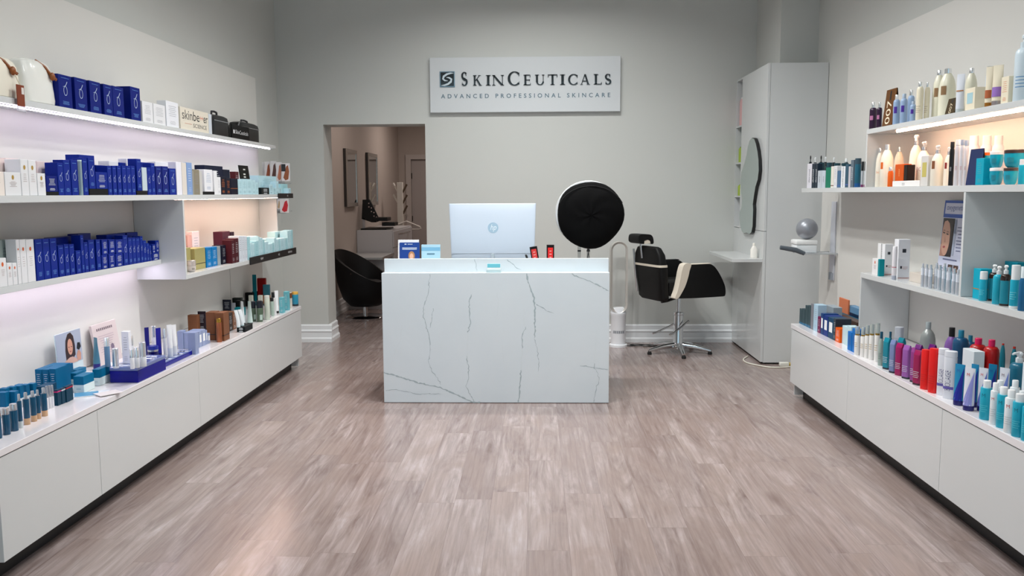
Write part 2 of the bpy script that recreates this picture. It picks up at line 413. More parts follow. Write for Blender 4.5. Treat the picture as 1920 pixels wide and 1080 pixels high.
def floor_material():
    m = bpy.data.materials.new('oak_vinyl_planks'); m.use_nodes = True; N, L, b = nodes(m)
    tc = N.new('ShaderNodeTexCoord'); mp = N.new('ShaderNodeMapping'); mp.inputs['Rotation'].default_value = (0, 0, PI/2); mp.inputs['Location'].default_value = (.31, .045, 0)
    L.new(tc.outputs['Object'], mp.inputs['Vector'])
    sx_ = N.new('ShaderNodeSeparateXYZ'); L.new(mp.outputs['Vector'], sx_.inputs[0])
    dv = N.new('ShaderNodeMath'); dv.operation = 'DIVIDE'; dv.inputs[1].default_value = .18; L.new(sx_.outputs['Y'], dv.inputs[0])
    fl_ = N.new('ShaderNodeMath'); fl_.operation = 'FLOOR'; L.new(dv.outputs[0], fl_.inputs[0])
    wn = N.new('ShaderNodeTexWhiteNoise'); wn.noise_dimensions = '1D'; L.new(fl_.outputs[0], wn.inputs['W'])
    ma = N.new('ShaderNodeMath'); ma.operation = 'MULTIPLY_ADD'; ma.inputs[1].default_value = 1.22; L.new(wn.outputs['Value'], ma.inputs[0]); L.new(sx_.outputs['X'], ma.inputs[2])
    cb = N.new('ShaderNodeCombineXYZ'); L.new(ma.outputs[0], cb.inputs[0]); L.new(sx_.outputs['Y'], cb.inputs[1])
    br = N.new('ShaderNodeTexBrick'); br.offset = 0; br.offset_frequency = 2; br.inputs['Scale'].default_value = 1
    br.inputs['Brick Width'].default_value = 1.22; br.inputs['Row Height'].default_value = .18; br.inputs['Mortar Size'].default_value = .0006
    br.inputs['Mortar Smooth'].default_value = .2; br.inputs['Bias'].default_value = 0
    br.inputs['Color1'].default_value = (0, 0, 0, 1); br.inputs['Color2'].default_value = (1, 1, 1, 1); br.inputs['Mortar'].default_value = (.5, .5, .5, 1)
    L.new(cb.outputs[0], br.inputs['Vector'])
    # grain: stretched along the plank, shifted per plank
    add = N.new('ShaderNodeVectorMath'); add.operation = 'ADD'; sc = N.new('ShaderNodeVectorMath'); sc.operation = 'SCALE'; sc.inputs['Scale'].default_value = 13.7
    L.new(br.outputs['Color'], sc.inputs[0]); L.new(tc.outputs['Object'], add.inputs[0]); L.new(sc.outputs[0], add.inputs[1])
    def noise(sx, sy, scale, det, dist):
        mm = N.new('ShaderNodeMapping'); mm.inputs['Scale'].default_value = (sx, sy, 1); L.new(add.outputs[0], mm.inputs['Vector'])
        n = N.new('ShaderNodeTexNoise'); n.inputs['Scale'].default_value = scale; n.inputs['Detail'].default_value = det; n.inputs['Distortion'].default_value = dist
        n.inputs['Roughness'].default_value = .62; L.new(mm.outputs[0], n.inputs['Vector']); return n
    n1 = noise(7, .8, 1.5, 6, 1.6); n2 = noise(60, 2.2, 1.5, 8, .7); n3 = noise(1.8, .7, 2.2, 4, 1.0)
    wv = N.new('ShaderNodeTexWave'); wv.inputs['Scale'].default_value = 5; wv.inputs['Distortion'].default_value = 9; wv.inputs['Detail'].default_value = 4; wv.inputs['Detail Scale'].default_value = .8
    mw = N.new('ShaderNodeMapping'); mw.inputs['Scale'].default_value = (1.9, .16, 1); L.new(add.outputs[0], mw.inputs['Vector']); L.new(mw.outputs[0], wv.inputs['Vector'])
    def mix(fac, a, bb, t='MIX', f=None):
        x = N.new('ShaderNodeMix'); x.data_type = 'RGBA'; x.blend_type = t
        if f is not None: x.inputs[0].default_value = f
        else: L.new(fac, x.inputs[0])
        for i, s in ((6, a), (7, bb)):
            if isinstance(s, tuple): x.inputs[i].default_value = (*s, 1)
            else: L.new(s, x.inputs[i])
        return x.outputs[2]
    def ramp(src, a, b_):
        r = N.new('ShaderNodeMapRange'); r.inputs['From Min'].default_value = a; r.inputs['From Max'].default_value = b_; L.new(src, r.inputs['Value']); return r.outputs[0]
    dark, mid, light = lin((106, 84, 77)), lin((156, 139, 133)), lin((192, 180, 178))
    c = mix(ramp(n1.outputs['Fac'], .24, .72), dark, light)
    c = mix(ramp(n3.outputs['Fac'], .35, .65), c, mid)
    m1 = N.new('ShaderNodeMix'); m1.data_type = 'RGBA'
    c = mix(ramp(n2.outputs['Fac'], .3, .7), (.80, .78, .77), (1.12, 1.12, 1.13), 'MIX') if False else c
    g = mix(ramp(n2.outputs['Fac'], .3, .7), (.70, .66, .65), (1.02, 1.02, 1.02)); c = mix(None, c, g, 'MULTIPLY', .62)
    w2 = mix(ramp(wv.outputs['Fac'], .1, .5), (.80, .77, .75), (1.0, 1.0, 1.0)); c = mix(None, c, w2, 'MULTIPLY', .3)
    tone = mix(br.outputs['Color'], (.84, .82, .82), (1.0, 1.0, 1.0)); c = mix(None, c, tone, 'MULTIPLY', 1.0)
    vo = N.new('ShaderNodeTexVoronoi'); vo.inputs['Scale'].default_value = 1.0; mv = N.new('ShaderNodeMapping'); mv.inputs['Scale'].default_value = (4.2, 1.5, 1); L.new(add.outputs[0], mv.inputs['Vector']); L.new(mv.outputs[0], vo.inputs['Vector'])
    kn = N.new('ShaderNodeMapRange'); kn.inputs['From Min'].default_value = .03; kn.inputs['From Max'].default_value = .2; L.new(vo.outputs['Distance'], kn.inputs['Value'])
    sk = N.new('ShaderNodeSeparateColor'); L.new(vo.outputs['Color'], sk.inputs[0]); gt = N.new('ShaderNodeMath'); gt.operation = 'GREATER_THAN'; gt.inputs[1].default_value = .3; L.new(sk.outputs[0], gt.inputs[0])
    mk = N.new('ShaderNodeMath'); mk.operation = 'MAXIMUM'; L.new(kn.outputs[0], mk.inputs[0]); L.new(gt.outputs[0], mk.inputs[1])
    kc = mix(mk.outputs[0], (.62, .56, .54), (1.0, 1.0, 1.0)); c = mix(None, c, kc, 'MULTIPLY', .8)
    c = mix(br.outputs['Fac'], c, lin((112, 95, 90)))
    L.new(c, b.inputs['Base Color']); b.inputs['Roughness'].default_value = .3; b.inputs['Specular IOR Level'].default_value = .6
    rr = N.new('ShaderNodeMapRange'); rr.inputs['To Min'].default_value = .16; rr.inputs['To Max'].default_value = .25; L.new(n2.outputs['Fac'], rr.inputs['Value']); L.new(rr.outputs[0], b.inputs['Roughness'])
    bp = N.new('ShaderNodeBump'); bp.inputs['Strength'].default_value = .06; bp.inputs['Distance'].default_value = .002; L.new(n2.outputs['Fac'], bp.inputs['Height']); L.new(bp.outputs[0], b.inputs['Normal'])
    return m
struct('floor', MB().box(-2.9, RW+.25, FRONT_Y, 15.8, -.06, 0), floor_material())
struct('ceiling', MB().box(LW-.15, RW+.15, FRONT_Y, BW, CEIL, CEIL+.1), paint((225, 224, 220), 'ceiling_paint', .8))
struct('wall_left', MB().box(LW-.15, LW, FRONT_Y, BW, 0, CEIL), wallm)
struct('wall_right', MB().box(RW, RW+.15, FRONT_Y, BW, 0, CEIL), wallm)
bwm = MB(); bwm.box(LW-.15, OX0, BW, BW+.33, 0, CEIL); bwm.box(OX1, RW+.15, BW, BW+.33, 0, CEIL); bwm.box(OX0, OX1, BW, BW+.33, OZ, CEIL)
struct('wall_back', bwm, wallm)
struct('wall_corridor_left', MB().box(-2.6, -2.5, BW+.33, 15.5, 0, 3.0), corrm)
struct('wall_corridor_right', MB().box(-.3, -.2, BW+.33, 15.5, 0, 3.0), corrm)
far = MB(); far.box(-2.6, -2.28, 15.5, 15.6, 0, 3.0); far.box(-1.3, -.2, 15.5, 15.6, 0, 3.0); far.box(-2.28, -1.3, 15.5, 15.6, 2.13, 3.0); far.box(-2.6, -.2, 15.605, 15.65, 0, 3.0)  # last box is an unseen backing added to stop light leaking round the door
struct('wall_corridor_end_with_light_block', far, corrm)
struct('ceiling_corridor', MB().box(-2.6, -.2, BW+.33, 15.6, 3.0, 3.1), corrm)
# boxed-in column beside the tall cabinet
struct('trim_1', MB().box(2.13, RW, 7.72, BW, 0, CEIL), wallm)
def skirting(name, x0, x1, y, axis='x', sgn=-1):
    p = [(0, 0), (.034, 0), (.034, .035), (.022, .05), (.02, .1), (.026, .112), (.014, .13), (.014, .168), (.004, .18), (0, .18)]
    m = MB()
    if axis == 'x':
        m.prism([(y+sgn*a, b) for a, b in p], x0, x1, 'x')
    else:
        m.prism([(y+sgn*a, b) for a, b in p], x0, x1, 'y')
    return struct(name, m, trimm)
skirting('baseboard_back_left', LW, OX0+.034, BW)
skirting('baseboard_back_right', OX1-.034, 2.13, BW)
skirting('baseboard_opening_left', BW+.001, BW+.33, OX0, 'y', 1)
skirting('baseboard_opening_right', BW+.001, BW+.33, OX1, 'y', -1)
skirting('baseboard_corridor', BW+.33, 15.5, -2.5, 'y', 1)
# corridor door with frame and hinges
dr = MB().box(-2.275, -1.305, 15.53, 15.57, .005, 2.11).build('door_1', M((178, 170, 168), .5, name='door_paint'), smooth=False); dr['kind'] = 'structure'
fr = MB(); fr.box(-2.37, -2.275, 15.47, 15.5, 0, 2.2); fr.box(-1.305, -1.21, 15.47, 15.5, 0, 2.2); fr.box(-2.275, -1.305, 15.47, 15.5, 2.115, 2.2)
fr.build('door_frame', M((196, 188, 184), .45, name='door_trim'), dr, smooth=False)
for z in (.3, 1.05, 1.82): MB().lathe([(.012, z-.05), (.012, z+.05)], 10).map(lambda x, y, q: (x-2.272, y+15.522, q)).build('hinge', M((70, 66, 62), .4, .8, name='dark_metal'), dr)

# ================================================================== WALL UNITS
LP, RP = -2.52, 2.40                       # faces of the backing panels
panelm = paint((216, 214, 209), 'panel_laminate', .45, .015, 1.2)
def panel(name, x0, x1, rects, seams, label, side):
    m = MB(); xf = x1 if side == 'L' else x0
    for (y0, y1, z0, z1) in rects: m.box(x0, x1, y0, y1, z0, z1)
    m.cur = 1
    for (y, z0, z1) in seams: m.box(xf-.0006, xf+.0006, y-.0015, y+.0015, z0, z1)
    o = m.build(name, [panelm, M((70, 74, 72), .6, name='joint')], smooth=False); tag(o, label, 'wall panel'); return o
panel('backing_panel', LW+.001, LP, [(3.07, 7.73, .546, 2.534)], [ (5.274, 1.1, 1.468), (6.9, .55, .97)],
      'tall white laminate panel behind the shelves on the left wall', 'L')
panel('backing_panel', RP, RW-.001, [(2.6, 6.80, 1.50, 2.59), (2.6, 7.30, .548, 1.50)], [(5.533, .55, .945)],
      'tall white laminate panel behind the shelves on the right wall', 'R')
def cabinet(side, xf, xw, y0, y1, seams, top, slab, kick, label, tlabel):
    s = 1 if side == 'L' else -1
    root = empty('base_cabinet', ((xf+xw)/2, (y0+y1)/2, 0)); ox, oy = root.location.x, root.location.y
    def P(name, m, mat): m.map(lambda x, y, z: (x-ox, y-oy, z)); return m.build(name, mat, root, smooth=False)
    P('carcass', MB().box(xw+.001*s, xf-.022*s, y0, y1, kick, slab-.002), whitem)
    ed = [y0]+seams+[y1]
    for a, b in zip(ed, ed[1:]): P('door', MB().box(xf-.020*s, xf, a+.0015, b-.0015, kick, slab-.005, .001), whitem)
    P('plinth', MB().box(xw+.001*s, xf-.09*s, y0+.03, y1-.03, 0, kick-.001), darkm)
    P('end_leg', MB().box(xw+.02*s, xf-.03*s, y1-.022, y1-.002, .02, kick-.001), whitem)
    tag(root, label, 'cabinet')
    t = MB().box(xw+.001*s, xf+.004*s, y0-.004, y1+.004, slab, top, .0015).build('countertop', M((232, 228, 230), .16, name='gloss_top', coat=.5), smooth=False)
    tag(t, tlabel, 'countertop')
cabinet('L', -2.04, LW, 3.07, 7.24, [3.81, 4.996, 6.16], .543, .515, .104, 'long low white handleless cabinet along the left wall', 'glossy white countertop on the low left cabinet')
cabinet('R', 1.855, RW, 2.62, 6.215, [3.88, 5.067], .545, .512, .115, 'long low white handleless cabinet along the right wall', 'glossy white countertop on the low right cabinet')

cool = (246, 232, 255); warm = (255, 206, 172)
def board(name, x0, x1, y0, y1, z0, z1, label, cat='shelf', led=None, parts=()):
    o = MB().box(x0, x1, y0, y1, z0, z1, .001).build(name, whitem, smooth=False); tag(o, label, cat)
    if led:
        for (xa, xb, ya, yb, z, col, e) in led:
            ch = MB(); ch.box(xa-.002, xb+.002, ya, yb, z-.003, z); ch.build('light_channel', M((210, 210, 214), .35, .6, name='aluminium'), o, smooth=False)
            MB().box(xa, xb, ya+.005, yb-.005, z-.0065, z-.003).build('led_strip', M(col, .5, emit=e, name='led'), o, smooth=False)
    return o
board('wall_shelf', LP, -2.36, 3.07, 7.74, 1.91, 1.938, 'top white shelf on the left wall, lit from below by a strip', led=[(-2.41, -2.398, 3.1, 7.70, 1.91, cool, 17)])
board('wall_shelf', LP, -2.21, 3.07, 7.72, 1.470, 1.500, 'long white shelf at eye level on the left wall', led=[(-2.315, -2.285, 5.4, 7.6, 1.4745, (255, 214, 194), 28)])
board('wall_shelf', LP, -2.36, 3.07, 5.278, 1.068, 1.098, 'white shelf holding navy cartons below eye level on the left wall', led=[(-2.41, -2.398, 3.1, 5.25, 1.068, cool, 26)])
board('wall_shelf', LP, -2.21, 5.303, 7.72, .97, 1.0, 'white niche floor shelf with aqua and gold cartons on the left wall')
board('shelf_divider', LP, -2.207, 5.28, 5.30, .97, 1.469, 'white upright board where navy cartons end on the left wall', 'shelf divider')
board('shelf_divider', LP, -2.358, 7.70, 7.72, 1.001, 1.469, 'white upright board closing the far end of the left niche', 'shelf divider')
board('wall_shelf', 2.09, RP, 2.62, 5.553, 1.86, 1.89, 'top white shelf on the right wall with a warm light strip', led=[(2.172, 2.178, 2.7, 5.30, 1.86, warm, 105)])
board('wall_shelf', 2.09, RP, 2.62, 6.85, 1.495, 1.527, 'long white shelf at eye level on the right wall')
board('wall_shelf', 2.09, RP, 2.62, 5.56, .948, .98, 'lowest white shelf above the counter on the right wall')
board('shelf_divider', 2.09, RP, 5.533, 5.553, 1.528, 1.859, 'white upright board under the far end of the top right shelf', 'shelf divider')
board('shelf_divider', 2.09, RP, 4.25, 4.27, .981, 1.494, 'white upright board beside the blue poster on the right wall', 'shelf divider')
board('shelf_divider', 2.09, RP, 5.54, 5.56, .546, .947, 'white upright board standing on the right counter behind clear-capped bottles', 'shelf divider')

# ================================================================== RECEPTION DESK
def desk():
    DX0, DX1, DY = -1.105, .510, 6.0
    root = empty('reception_desk', ((DX0+DX1)/2, 6.35, 0)); ox, oy = root.location.x, root.location.y
    mar = bpy.data.materials.new('white_marble'); mar.use_nodes = True; N, L, b = nodes(mar)
    tc = N.new('ShaderNodeTexCoord'); nz = N.new('ShaderNodeTexNoise'); nz.inputs['Scale'].default_value = 1.7; nz.inputs['Detail'].default_value = 5; nz.inputs['Distortion'].default_value = 1.5
    mx = N.new('ShaderNodeMix'); mx.data_type = 'RGBA'; mx.inputs[6].default_value = (*lin((203, 213, 219)), 1); mx.inputs[7].default_value = (*lin((214, 222, 226)), 1)
    L.new(tc.outputs['Object'], nz.inputs['Vector']); L.new(nz.outputs['Fac'], mx.inputs[0]); L.new(mx.outputs[2], b.inputs['Base Color']); b.inputs['Roughness'].default_value = .2
    vein = M((162, 176, 181), .25, name='grey_vein'); faint = M((205, 214, 217), .25, name='faint_vein')
    def P(name, m, mat): m.map(lambda x, y, z: (x-ox, y-oy, z)); return m.build(name, mat, root, smooth=False)
    fp = MB().box(DX0, DX1, DY, DY+.085, .004, .941, .0015)
    veins = [ # crop pixels of the photograph, width in mm along the way
        ([(392, 185), (385, 250), (383, 300), (368, 345), (352, 385), (350, 440), (365, 500), (380, 545), (392, 600), (394, 660), (382, 740), (405, 800), (440, 840), (462, 885)], 3.0, 1),
        ([(412, 400), (404, 460), (390, 525)], 2.6, 1),
        ([(655, 310), (640, 345), (642, 420), (650, 490), (632, 555)], 4.5, 1), ([(632, 555), (629, 640), (625, 700)], 1.6, 2),
        ([(625, 700), (635, 780), (637, 850), (620, 885), (645, 940), (672, 990)], 3.4, 1),
        ([(1005, 180), (1012, 225), (1030, 280), (1050, 330), (1056, 400), (1056, 480), (1058, 540), (1052, 590)], 6.5, 1),
        ([(1060, 370), (1095, 390), (1130, 415), (1178, 432)], 3.6, 1), ([(1052, 590), (1070, 660), (1082, 730), (1078, 800)], 2.6, 1),
        ([(995, 515), (975, 575), (975, 655)], 3.6, 1), ([(975, 655), (974, 720), (970, 790)], 2.2, 2),
        ([(970, 790), (966, 850), (958, 910), (960, 950), (950, 998)], 6.0, 1),
        ([(1288, 178), (1340, 205), (1400, 225), (1450, 250), (1490, 268), (1526, 290)], 4.2, 1),
        ([(100, 805), (160, 820), (220, 838), (300, 865), (390, 885), (455, 900), (500, 920), (560, 945), (620, 975), (660, 993), (715, 999)], 6.2, 1),
        ([(110, 920), (180, 912), (230, 925), (270, 930), (320, 945), (380, 938), (465, 942)], 2.4, 1),
        ([(1340, 762), (1380, 765), (1440, 775), (1480, 785), (1522, 787)], 3.0, 1), ([(1432, 745), (1435, 780), (1450, 800), (1465, 850), (1448, 890), (1438, 940), (1428, 998)], 2.8, 1),
        ([(278, 180), (262, 260), (250, 300)], 1.4, 2), ([(818, 300), (822, 380), (815, 450)], 1.6, 2), ([(850, 610), (852, 680), (860, 750)], 1.8, 2), ([(215, 500), (205, 600), (150, 720)], 1.4, 2),
        ([(990, 400), (985, 470), (995, 515)], 1.4, 2), ([(1448, 540), (1440, 650), (1432, 745)], 1.2, 2), ([(550, 330), (556, 400)], 1.2, 2), ([(100, 430), (215, 432)], 1.2, 2), ([(645, 190), (650, 300)], 1.0, 2)]
    def lay(mb, vs, y, clip):
        for pts, wmm, ci in vs:
            W_ = [on(1, y, 690+a/3.3755, 460+b/3.375) for a, b in pts]; path = []; ws = []
            for a, b_ in zip(W_, W_[1:]):
                k = max(2, int((b_-a).length/.012))
                for i in range(k):
                    t = i/k; q = a.lerp(b_, t); path.append((q.x+rnd.gauss(0, .0026), q.z+rnd.gauss(0, .0018))); ws.append(wmm/1000*(.5+rnd.random()*1.6))
            path.append((W_[-1].x, W_[-1].z)); ws.append(.0006)
            path = [(min(max(x, DX0+.002), DX1-.002), min(max(z, clip[0]), clip[1])) for x, z in path]
            mb.cur = ci; mb.ribbon(path, ws, y-.0004)
    lay(fp, veins, DY, (.006, .938)); P('front_slab', fp, [mar, vein, faint])
    rp = MB().box(DX0+.006, DX1, DY+.085, DY+.115, .80, 1.036, .0015)
    lay(rp, [([(675, 88), (684, 120), (688, 165)], 2.4, 1), ([(880, 92), (920, 120), (940, 145), (970, 155)], 3.4, 1), ([(412, 100), (430, 155)], 1.4, 2)], DY+.085, (.945, 1.033)); P('riser_slab', rp, [mar, vein, faint])
    for x in (DX0, DX1-.03): P('side_panel', MB().box(x, x+.03, DY+.117, 6.72, .004, .93, .001), mar)
    P('inner_shelf', MB().box(DX0+.032, DX1-.032, DY+.117, 6.36, .955, .985), whitem)
    P('worktop', MB().box(DX0+.032, DX1-.032, DY+.117, 6.72, .72, .75), whitem)
    tag(root, 'white marble reception desk with grey veins in the middle of the floor', 'reception desk'); return root
desk()
DESKZ = .985
def small_card(name, x0, x1, y0, y1, Y, zb, lean, label, cat, mat, thick=.004):
    p, q = on(1, Y, x0, y1), on(1, Y, x1, y0); w = q.x-p.x; h = q.z-zb
    root = empty(name, ((p.x+q.x)/2, Y, zb+.002)); root.rotation_euler = (-lean, 0, 0)
    MB().box(-w/2, w/2, 0, thick, 0, h, .0008).build('card', mat, root, smooth=False); tag(root, label, cat); return root, w, h
# leaflet holders on the desk
r, w, h = small_card('leaflet_holder', 749, 786, 455, 488, 6.22, DESKZ, .12, 'navy leaflet with a fair-haired woman in an acrylic holder on the desk', 'leaflet', M((24, 62, 140), .3, name='leaflet_print'))
MB().box(-w/2-.012, w/2-.006, .006, .012, 0, h+.02, .0008).build('white_back_sheet', M((235, 236, 238), .4, name='paper'), r, smooth=False)
m = MB(); m.rect(-w*.25, -w*.15, h*.9, h*.94, -.0006); bars(m, .03*w, h*.93, w*.4, 1, .01, -.0006, h*.025, 1); bars(m, 0, h*.76, w*.75, 2, h*.06, -.0006, h*.03, 2); flatbuild(m, 'print', M((220, 228, 240), .4, name='white_print'), r)
m = MB(); n = 14; m.flat([(.015+.024*math.cos(2*PI*i/n), h*.38+.034*math.sin(2*PI*i/n)) for i in range(n)], -.0006); flatbuild(m, 'printed_hair', M((176, 128, 84), .5, name='hair_print'), r)
m = MB(); m.flat([(.015+.014*math.cos(2*PI*i/n), h*.36+.022*math.sin(2*PI*i/n)) for i in range(n)], -.0009); flatbuild(m, 'printed_face', M((226, 178, 152), .5, name='skin_print'), r)
r, w, h = small_card('leaflet_holder', 790, 825, 459, 488, 6.22, DESKZ, .12, 'pale blue leaflet in an acrylic holder left of the monitor', 'leaflet', M((168, 208, 226), .3, name='leaflet_print'))
m = MB(); m.rect(-w*.5, w*.5, h*.68, h*.86, -.0006); flatbuild(m, 'printed_sky', M((118, 176, 208), .4, name='print'), r)
m = MB(); bars(m, 0, h*.55, w*.62, 1, .01, -.0008, h*.07, 4); flatbuild(m, 'print', M((90, 130, 150), .4, name='print'), r)
pp = MB().box(-.055, .055, -.035, .035, 0, .028, .001).build('paper_stack', M((236, 237, 238), .5, name='paper'), loc=(-.62, 6.2, DESKZ+.0004), smooth=False); tag(pp, 'low stack of white paper left of the monitor base', 'paper')
# monitor, seen from behind
def monitor():
    Y = 6.52; a, b = on(1, Y, 842, 383), on(1, Y, 1005, 380); cx = (a.x+b.x)/2; zt = (a.z+b.z)/2; w = b.x-a.x; zb = .965
    root = empty('computer_monitor', (cx, Y, .7504)); z0 = root.location.z; silver = M((186, 198, 212), .35, .0, name='monitor_white'); 
    MB().loft([(zb-z0, w/2*.955, .016, 8), (zb-z0+.085, w/2*.963, .020, 8), (zt-z0-.006, w/2, .020, 10), (zt-z0, w/2, .016, 10)], 40).build('back_shell', silver, root)
    MB().box(-w/2*.965, w/2*.965, .02, .034, zb-z0-.004, zt-z0-.005, .003).build('screen', M((8, 8, 10), .15, name='screen_black'), root)
    MB().box(-w/2*.955, w/2*.955, -.0215, -.0195, zb-z0+.078, zb-z0+.081).build('seam', M((176, 184, 194), .5, name='joint'), root)
    MB().box(-.014, .014, -.045, -.02, .012, zb-z0+.08, .003).build('stand_neck', M((200, 208, 214), .25, .8, name='brushed_metal'), root)
    MB().box(-.12, .12, -.10, .08, 0, .012, .004).build('stand_base', M((200, 208, 214), .25, .8, name='brushed_metal'), root)
    c = on(1, Y-.021, 924.5, 427); R = 10*6.5/1600; lx, lz = c.x-cx, c.z-z0
    lg = flatbuild(MB().flat([(lx+R*math.cos(2*PI*i/32), lz+R*math.sin(2*PI*i/32)) for i in range(32)], -.0212), 'logo_disc', M((172, 198, 216), .3, .3, name='logo_blue'), root)
    text('hp', R*1.5, M((228, 236, 242), .3, name='logo_white'), lg, 'logo_letters', (lx, -.0218, lz+R*.05), shear=.3, sx=.8)
    tag(root, 'white computer monitor seen from behind on the reception desk', 'monitor')
monitor()
def product_box(x0, x1, y0, col, lean, label, face, dz=0.0):
    Y = 6.2; p, q = on(1, Y, x0, 488), on(1, Y, x1, y0); w = q.x-p.x; h = q.z-DESKZ
    o = MB().box(-w/2, w/2, -.018, .018, 0, h, .001).build('carton', M(col, .4, name='card'), loc=((p.x+q.x)/2, Y, DESKZ+.0004), smooth=False); o.rotation_euler = (0, lean, 0)
    f = MB(); f.rect(-w*.34, w*.34, h*.1, h*.86, -.0187); flatbuild(f, 'printed_front', M(face, .4, name='print'), o)
    f = MB(); bars(f, 0, h*.7, w*.4, 3, h*.16, -.0192, h*.03, 3); flatbuild(f, 'label_print', M((240, 200, 196), .4, name='print'), o)
    tag(o, label, 'carton'); return o
product_box(998, 1012, 463, (22, 20, 22), -.16, 'black-edged red and pink carton leaning beside the monitor', (206, 52, 50)).location.z += .004
product_box(1025, 1039, 459, (24, 18, 20), 0, 'upright black carton with a bright red front on the desk', (220, 28, 24))
st = empty('stapler', (.0, 6.2, DESKZ+.0004)); st.location.x = on(1, 6.2, 988, 484).x
MB().box(-.03, .02, -.016, .016, 0, .012, .003).build('base', darkm, st); MB().loft([(0, .007, .012, 3), (.05, .009, .014, 3), (.058, .006, .01, 3)], 14).map(lambda x, y, z: (x+.012-z*.35, y, z+.012)).build('arm', darkm, st)
tag(st, 'small black stapler between the monitor and the cartons', 'stapler')
ch = empty('card_holder', (0, 0, 0)); p = on(1, 6.045, 926, 511); ch.location = (p.x, 6.043, .9416)
MB().box(-.052, .052, -.022, .024, 0, .022, .002).build('tray', M((214, 236, 240), .1, name='clear_acrylic', trans=.35), ch, smooth=False)
o = MB().box(-.046, .046, -.004, .004, .004, .062, .0008).build('cards', M((232, 236, 236), .4, name='paper'), ch, smooth=False); f = MB(); f.rect(-.046, .046, .034, .0615, -.0047); flatbuild(f, 'printed_band', M((112, 200, 216), .4, name='print'), o)
tag(ch, 'small acrylic card holder with aqua cards on the desk ledge', 'card holder')
# round lamp under a black cover
def covered_lamp():
    Y = 6.78; c = on(1, Y, 1107, 403); R = 62.5*6.76/1600
    root = empty('covered_ring_lamp', (c.x, Y+.1, 0)); zc = c.z
    m = MB(); n = 40; rings = []
    for k in range(9):
        t = k/8; rr = math.sin(t*PI/2)**.8; yy = -.115*math.cos(t*PI/2); rings.append((rr, yy))
    rings += [(1.0, .03), (.93, .06)]
    vs = []; fs = []
    for k, (rr, yy) in enumerate(rings):
        for i in range(n):
            a = 2*PI*i/n; wob = 1+.018*math.sin(3*a+.6)+.012*math.sin(5*a+2)
            vs.append((R*rr*wob*math.cos(a), -.1+yy+.004*math.sin(7*a+k), zc+R*rr*wob*math.sin(a)))
    for k in range(len(rings)-1):
        for i in range(n): j = (i+1) % n; fs.append((k*n+i, k*n+j, (k+1)*n+j, (k+1)*n+i))
    fs.append(tuple(range(n))); m.add(vs, fs); cv = m.build('fabric_cover', M((2, 2, 3), .9, name='black_fabric', spec=.15), root)
    s = MB(); s.tube([(R*1.0*math.cos(a), -.165-.0*a, zc+R*.80*math.sin(a)+R*.06) for a in [PI*(.12+.76*i/12) for i in range(13)]], .0035, 6); s.build('seam', M((12, 12, 14), .9, name='black_seam'), cv)
    rg = MB(); rings = []
    rg.loft([(-.02, R*.985, R*.985), (0, R*1.0, R*1.0), (.03, R*.99, R*.99), (.045, R*.88, R*.88)], 40).map(lambda x, y, z: (x-.013, z-.03, y+zc+.008)); rg.build('ring_housing', M((232, 234, 236), .35, name='white_plastic'), root)
    q = on(1, Y-.02, 1103, 470); x = q.x-root.location.x; z0 = zc-R
    d = MB(); d.tube([(x, -.12, z0+.015), (x, -.122, z0-.03)], .004, 8); d.build('drawstring', darkm, cv)
    MB().box(x-.009, x+.009, -.132, -.112, z0-.02, z0-.005, .003).build('cord_lock', darkm, cv)
    d = MB(); L = [(x, -.122, z0-.03), (x-.007, -.122, z0-.07), (x-.008, -.122, z0-.10), (x, -.122, z0-.112), (x+.008, -.122, z0-.10), (x+.006, -.122, z0-.07), (x, -.122, z0-.03)]
    d.tube(L, .0028, 6); d.build('cord_loop', darkm, cv)
    for px in (1086, 1103):
        q = on(1, Y+.1, px, 475); xx = q.x-root.location.x
        pl = MB().box(xx-.012, xx+.012, -.012, .012, .05, zc-.05, .003).build('stand_pole', M((228, 226, 220), .4, name='white_metal'), root)
        b = MB()
        for zz in (1.03, 1.09): b.box(xx-.013, xx+.013, -.014, .014, zz, zz+.012)
        b.build('clamp_bolt', darkm, pl)
    MB().lathe([(.17, 0), (.17, .02), (.15, .045), (.03, .055)], 28).map(lambda x, y, z: (x, y, z)).build('base', M((228, 226, 220), .4, name='white_metal'), root)
    tag(root, 'round lamp under a black fabric drawstring cover behind the desk', 'lamp')
covered_lamp()

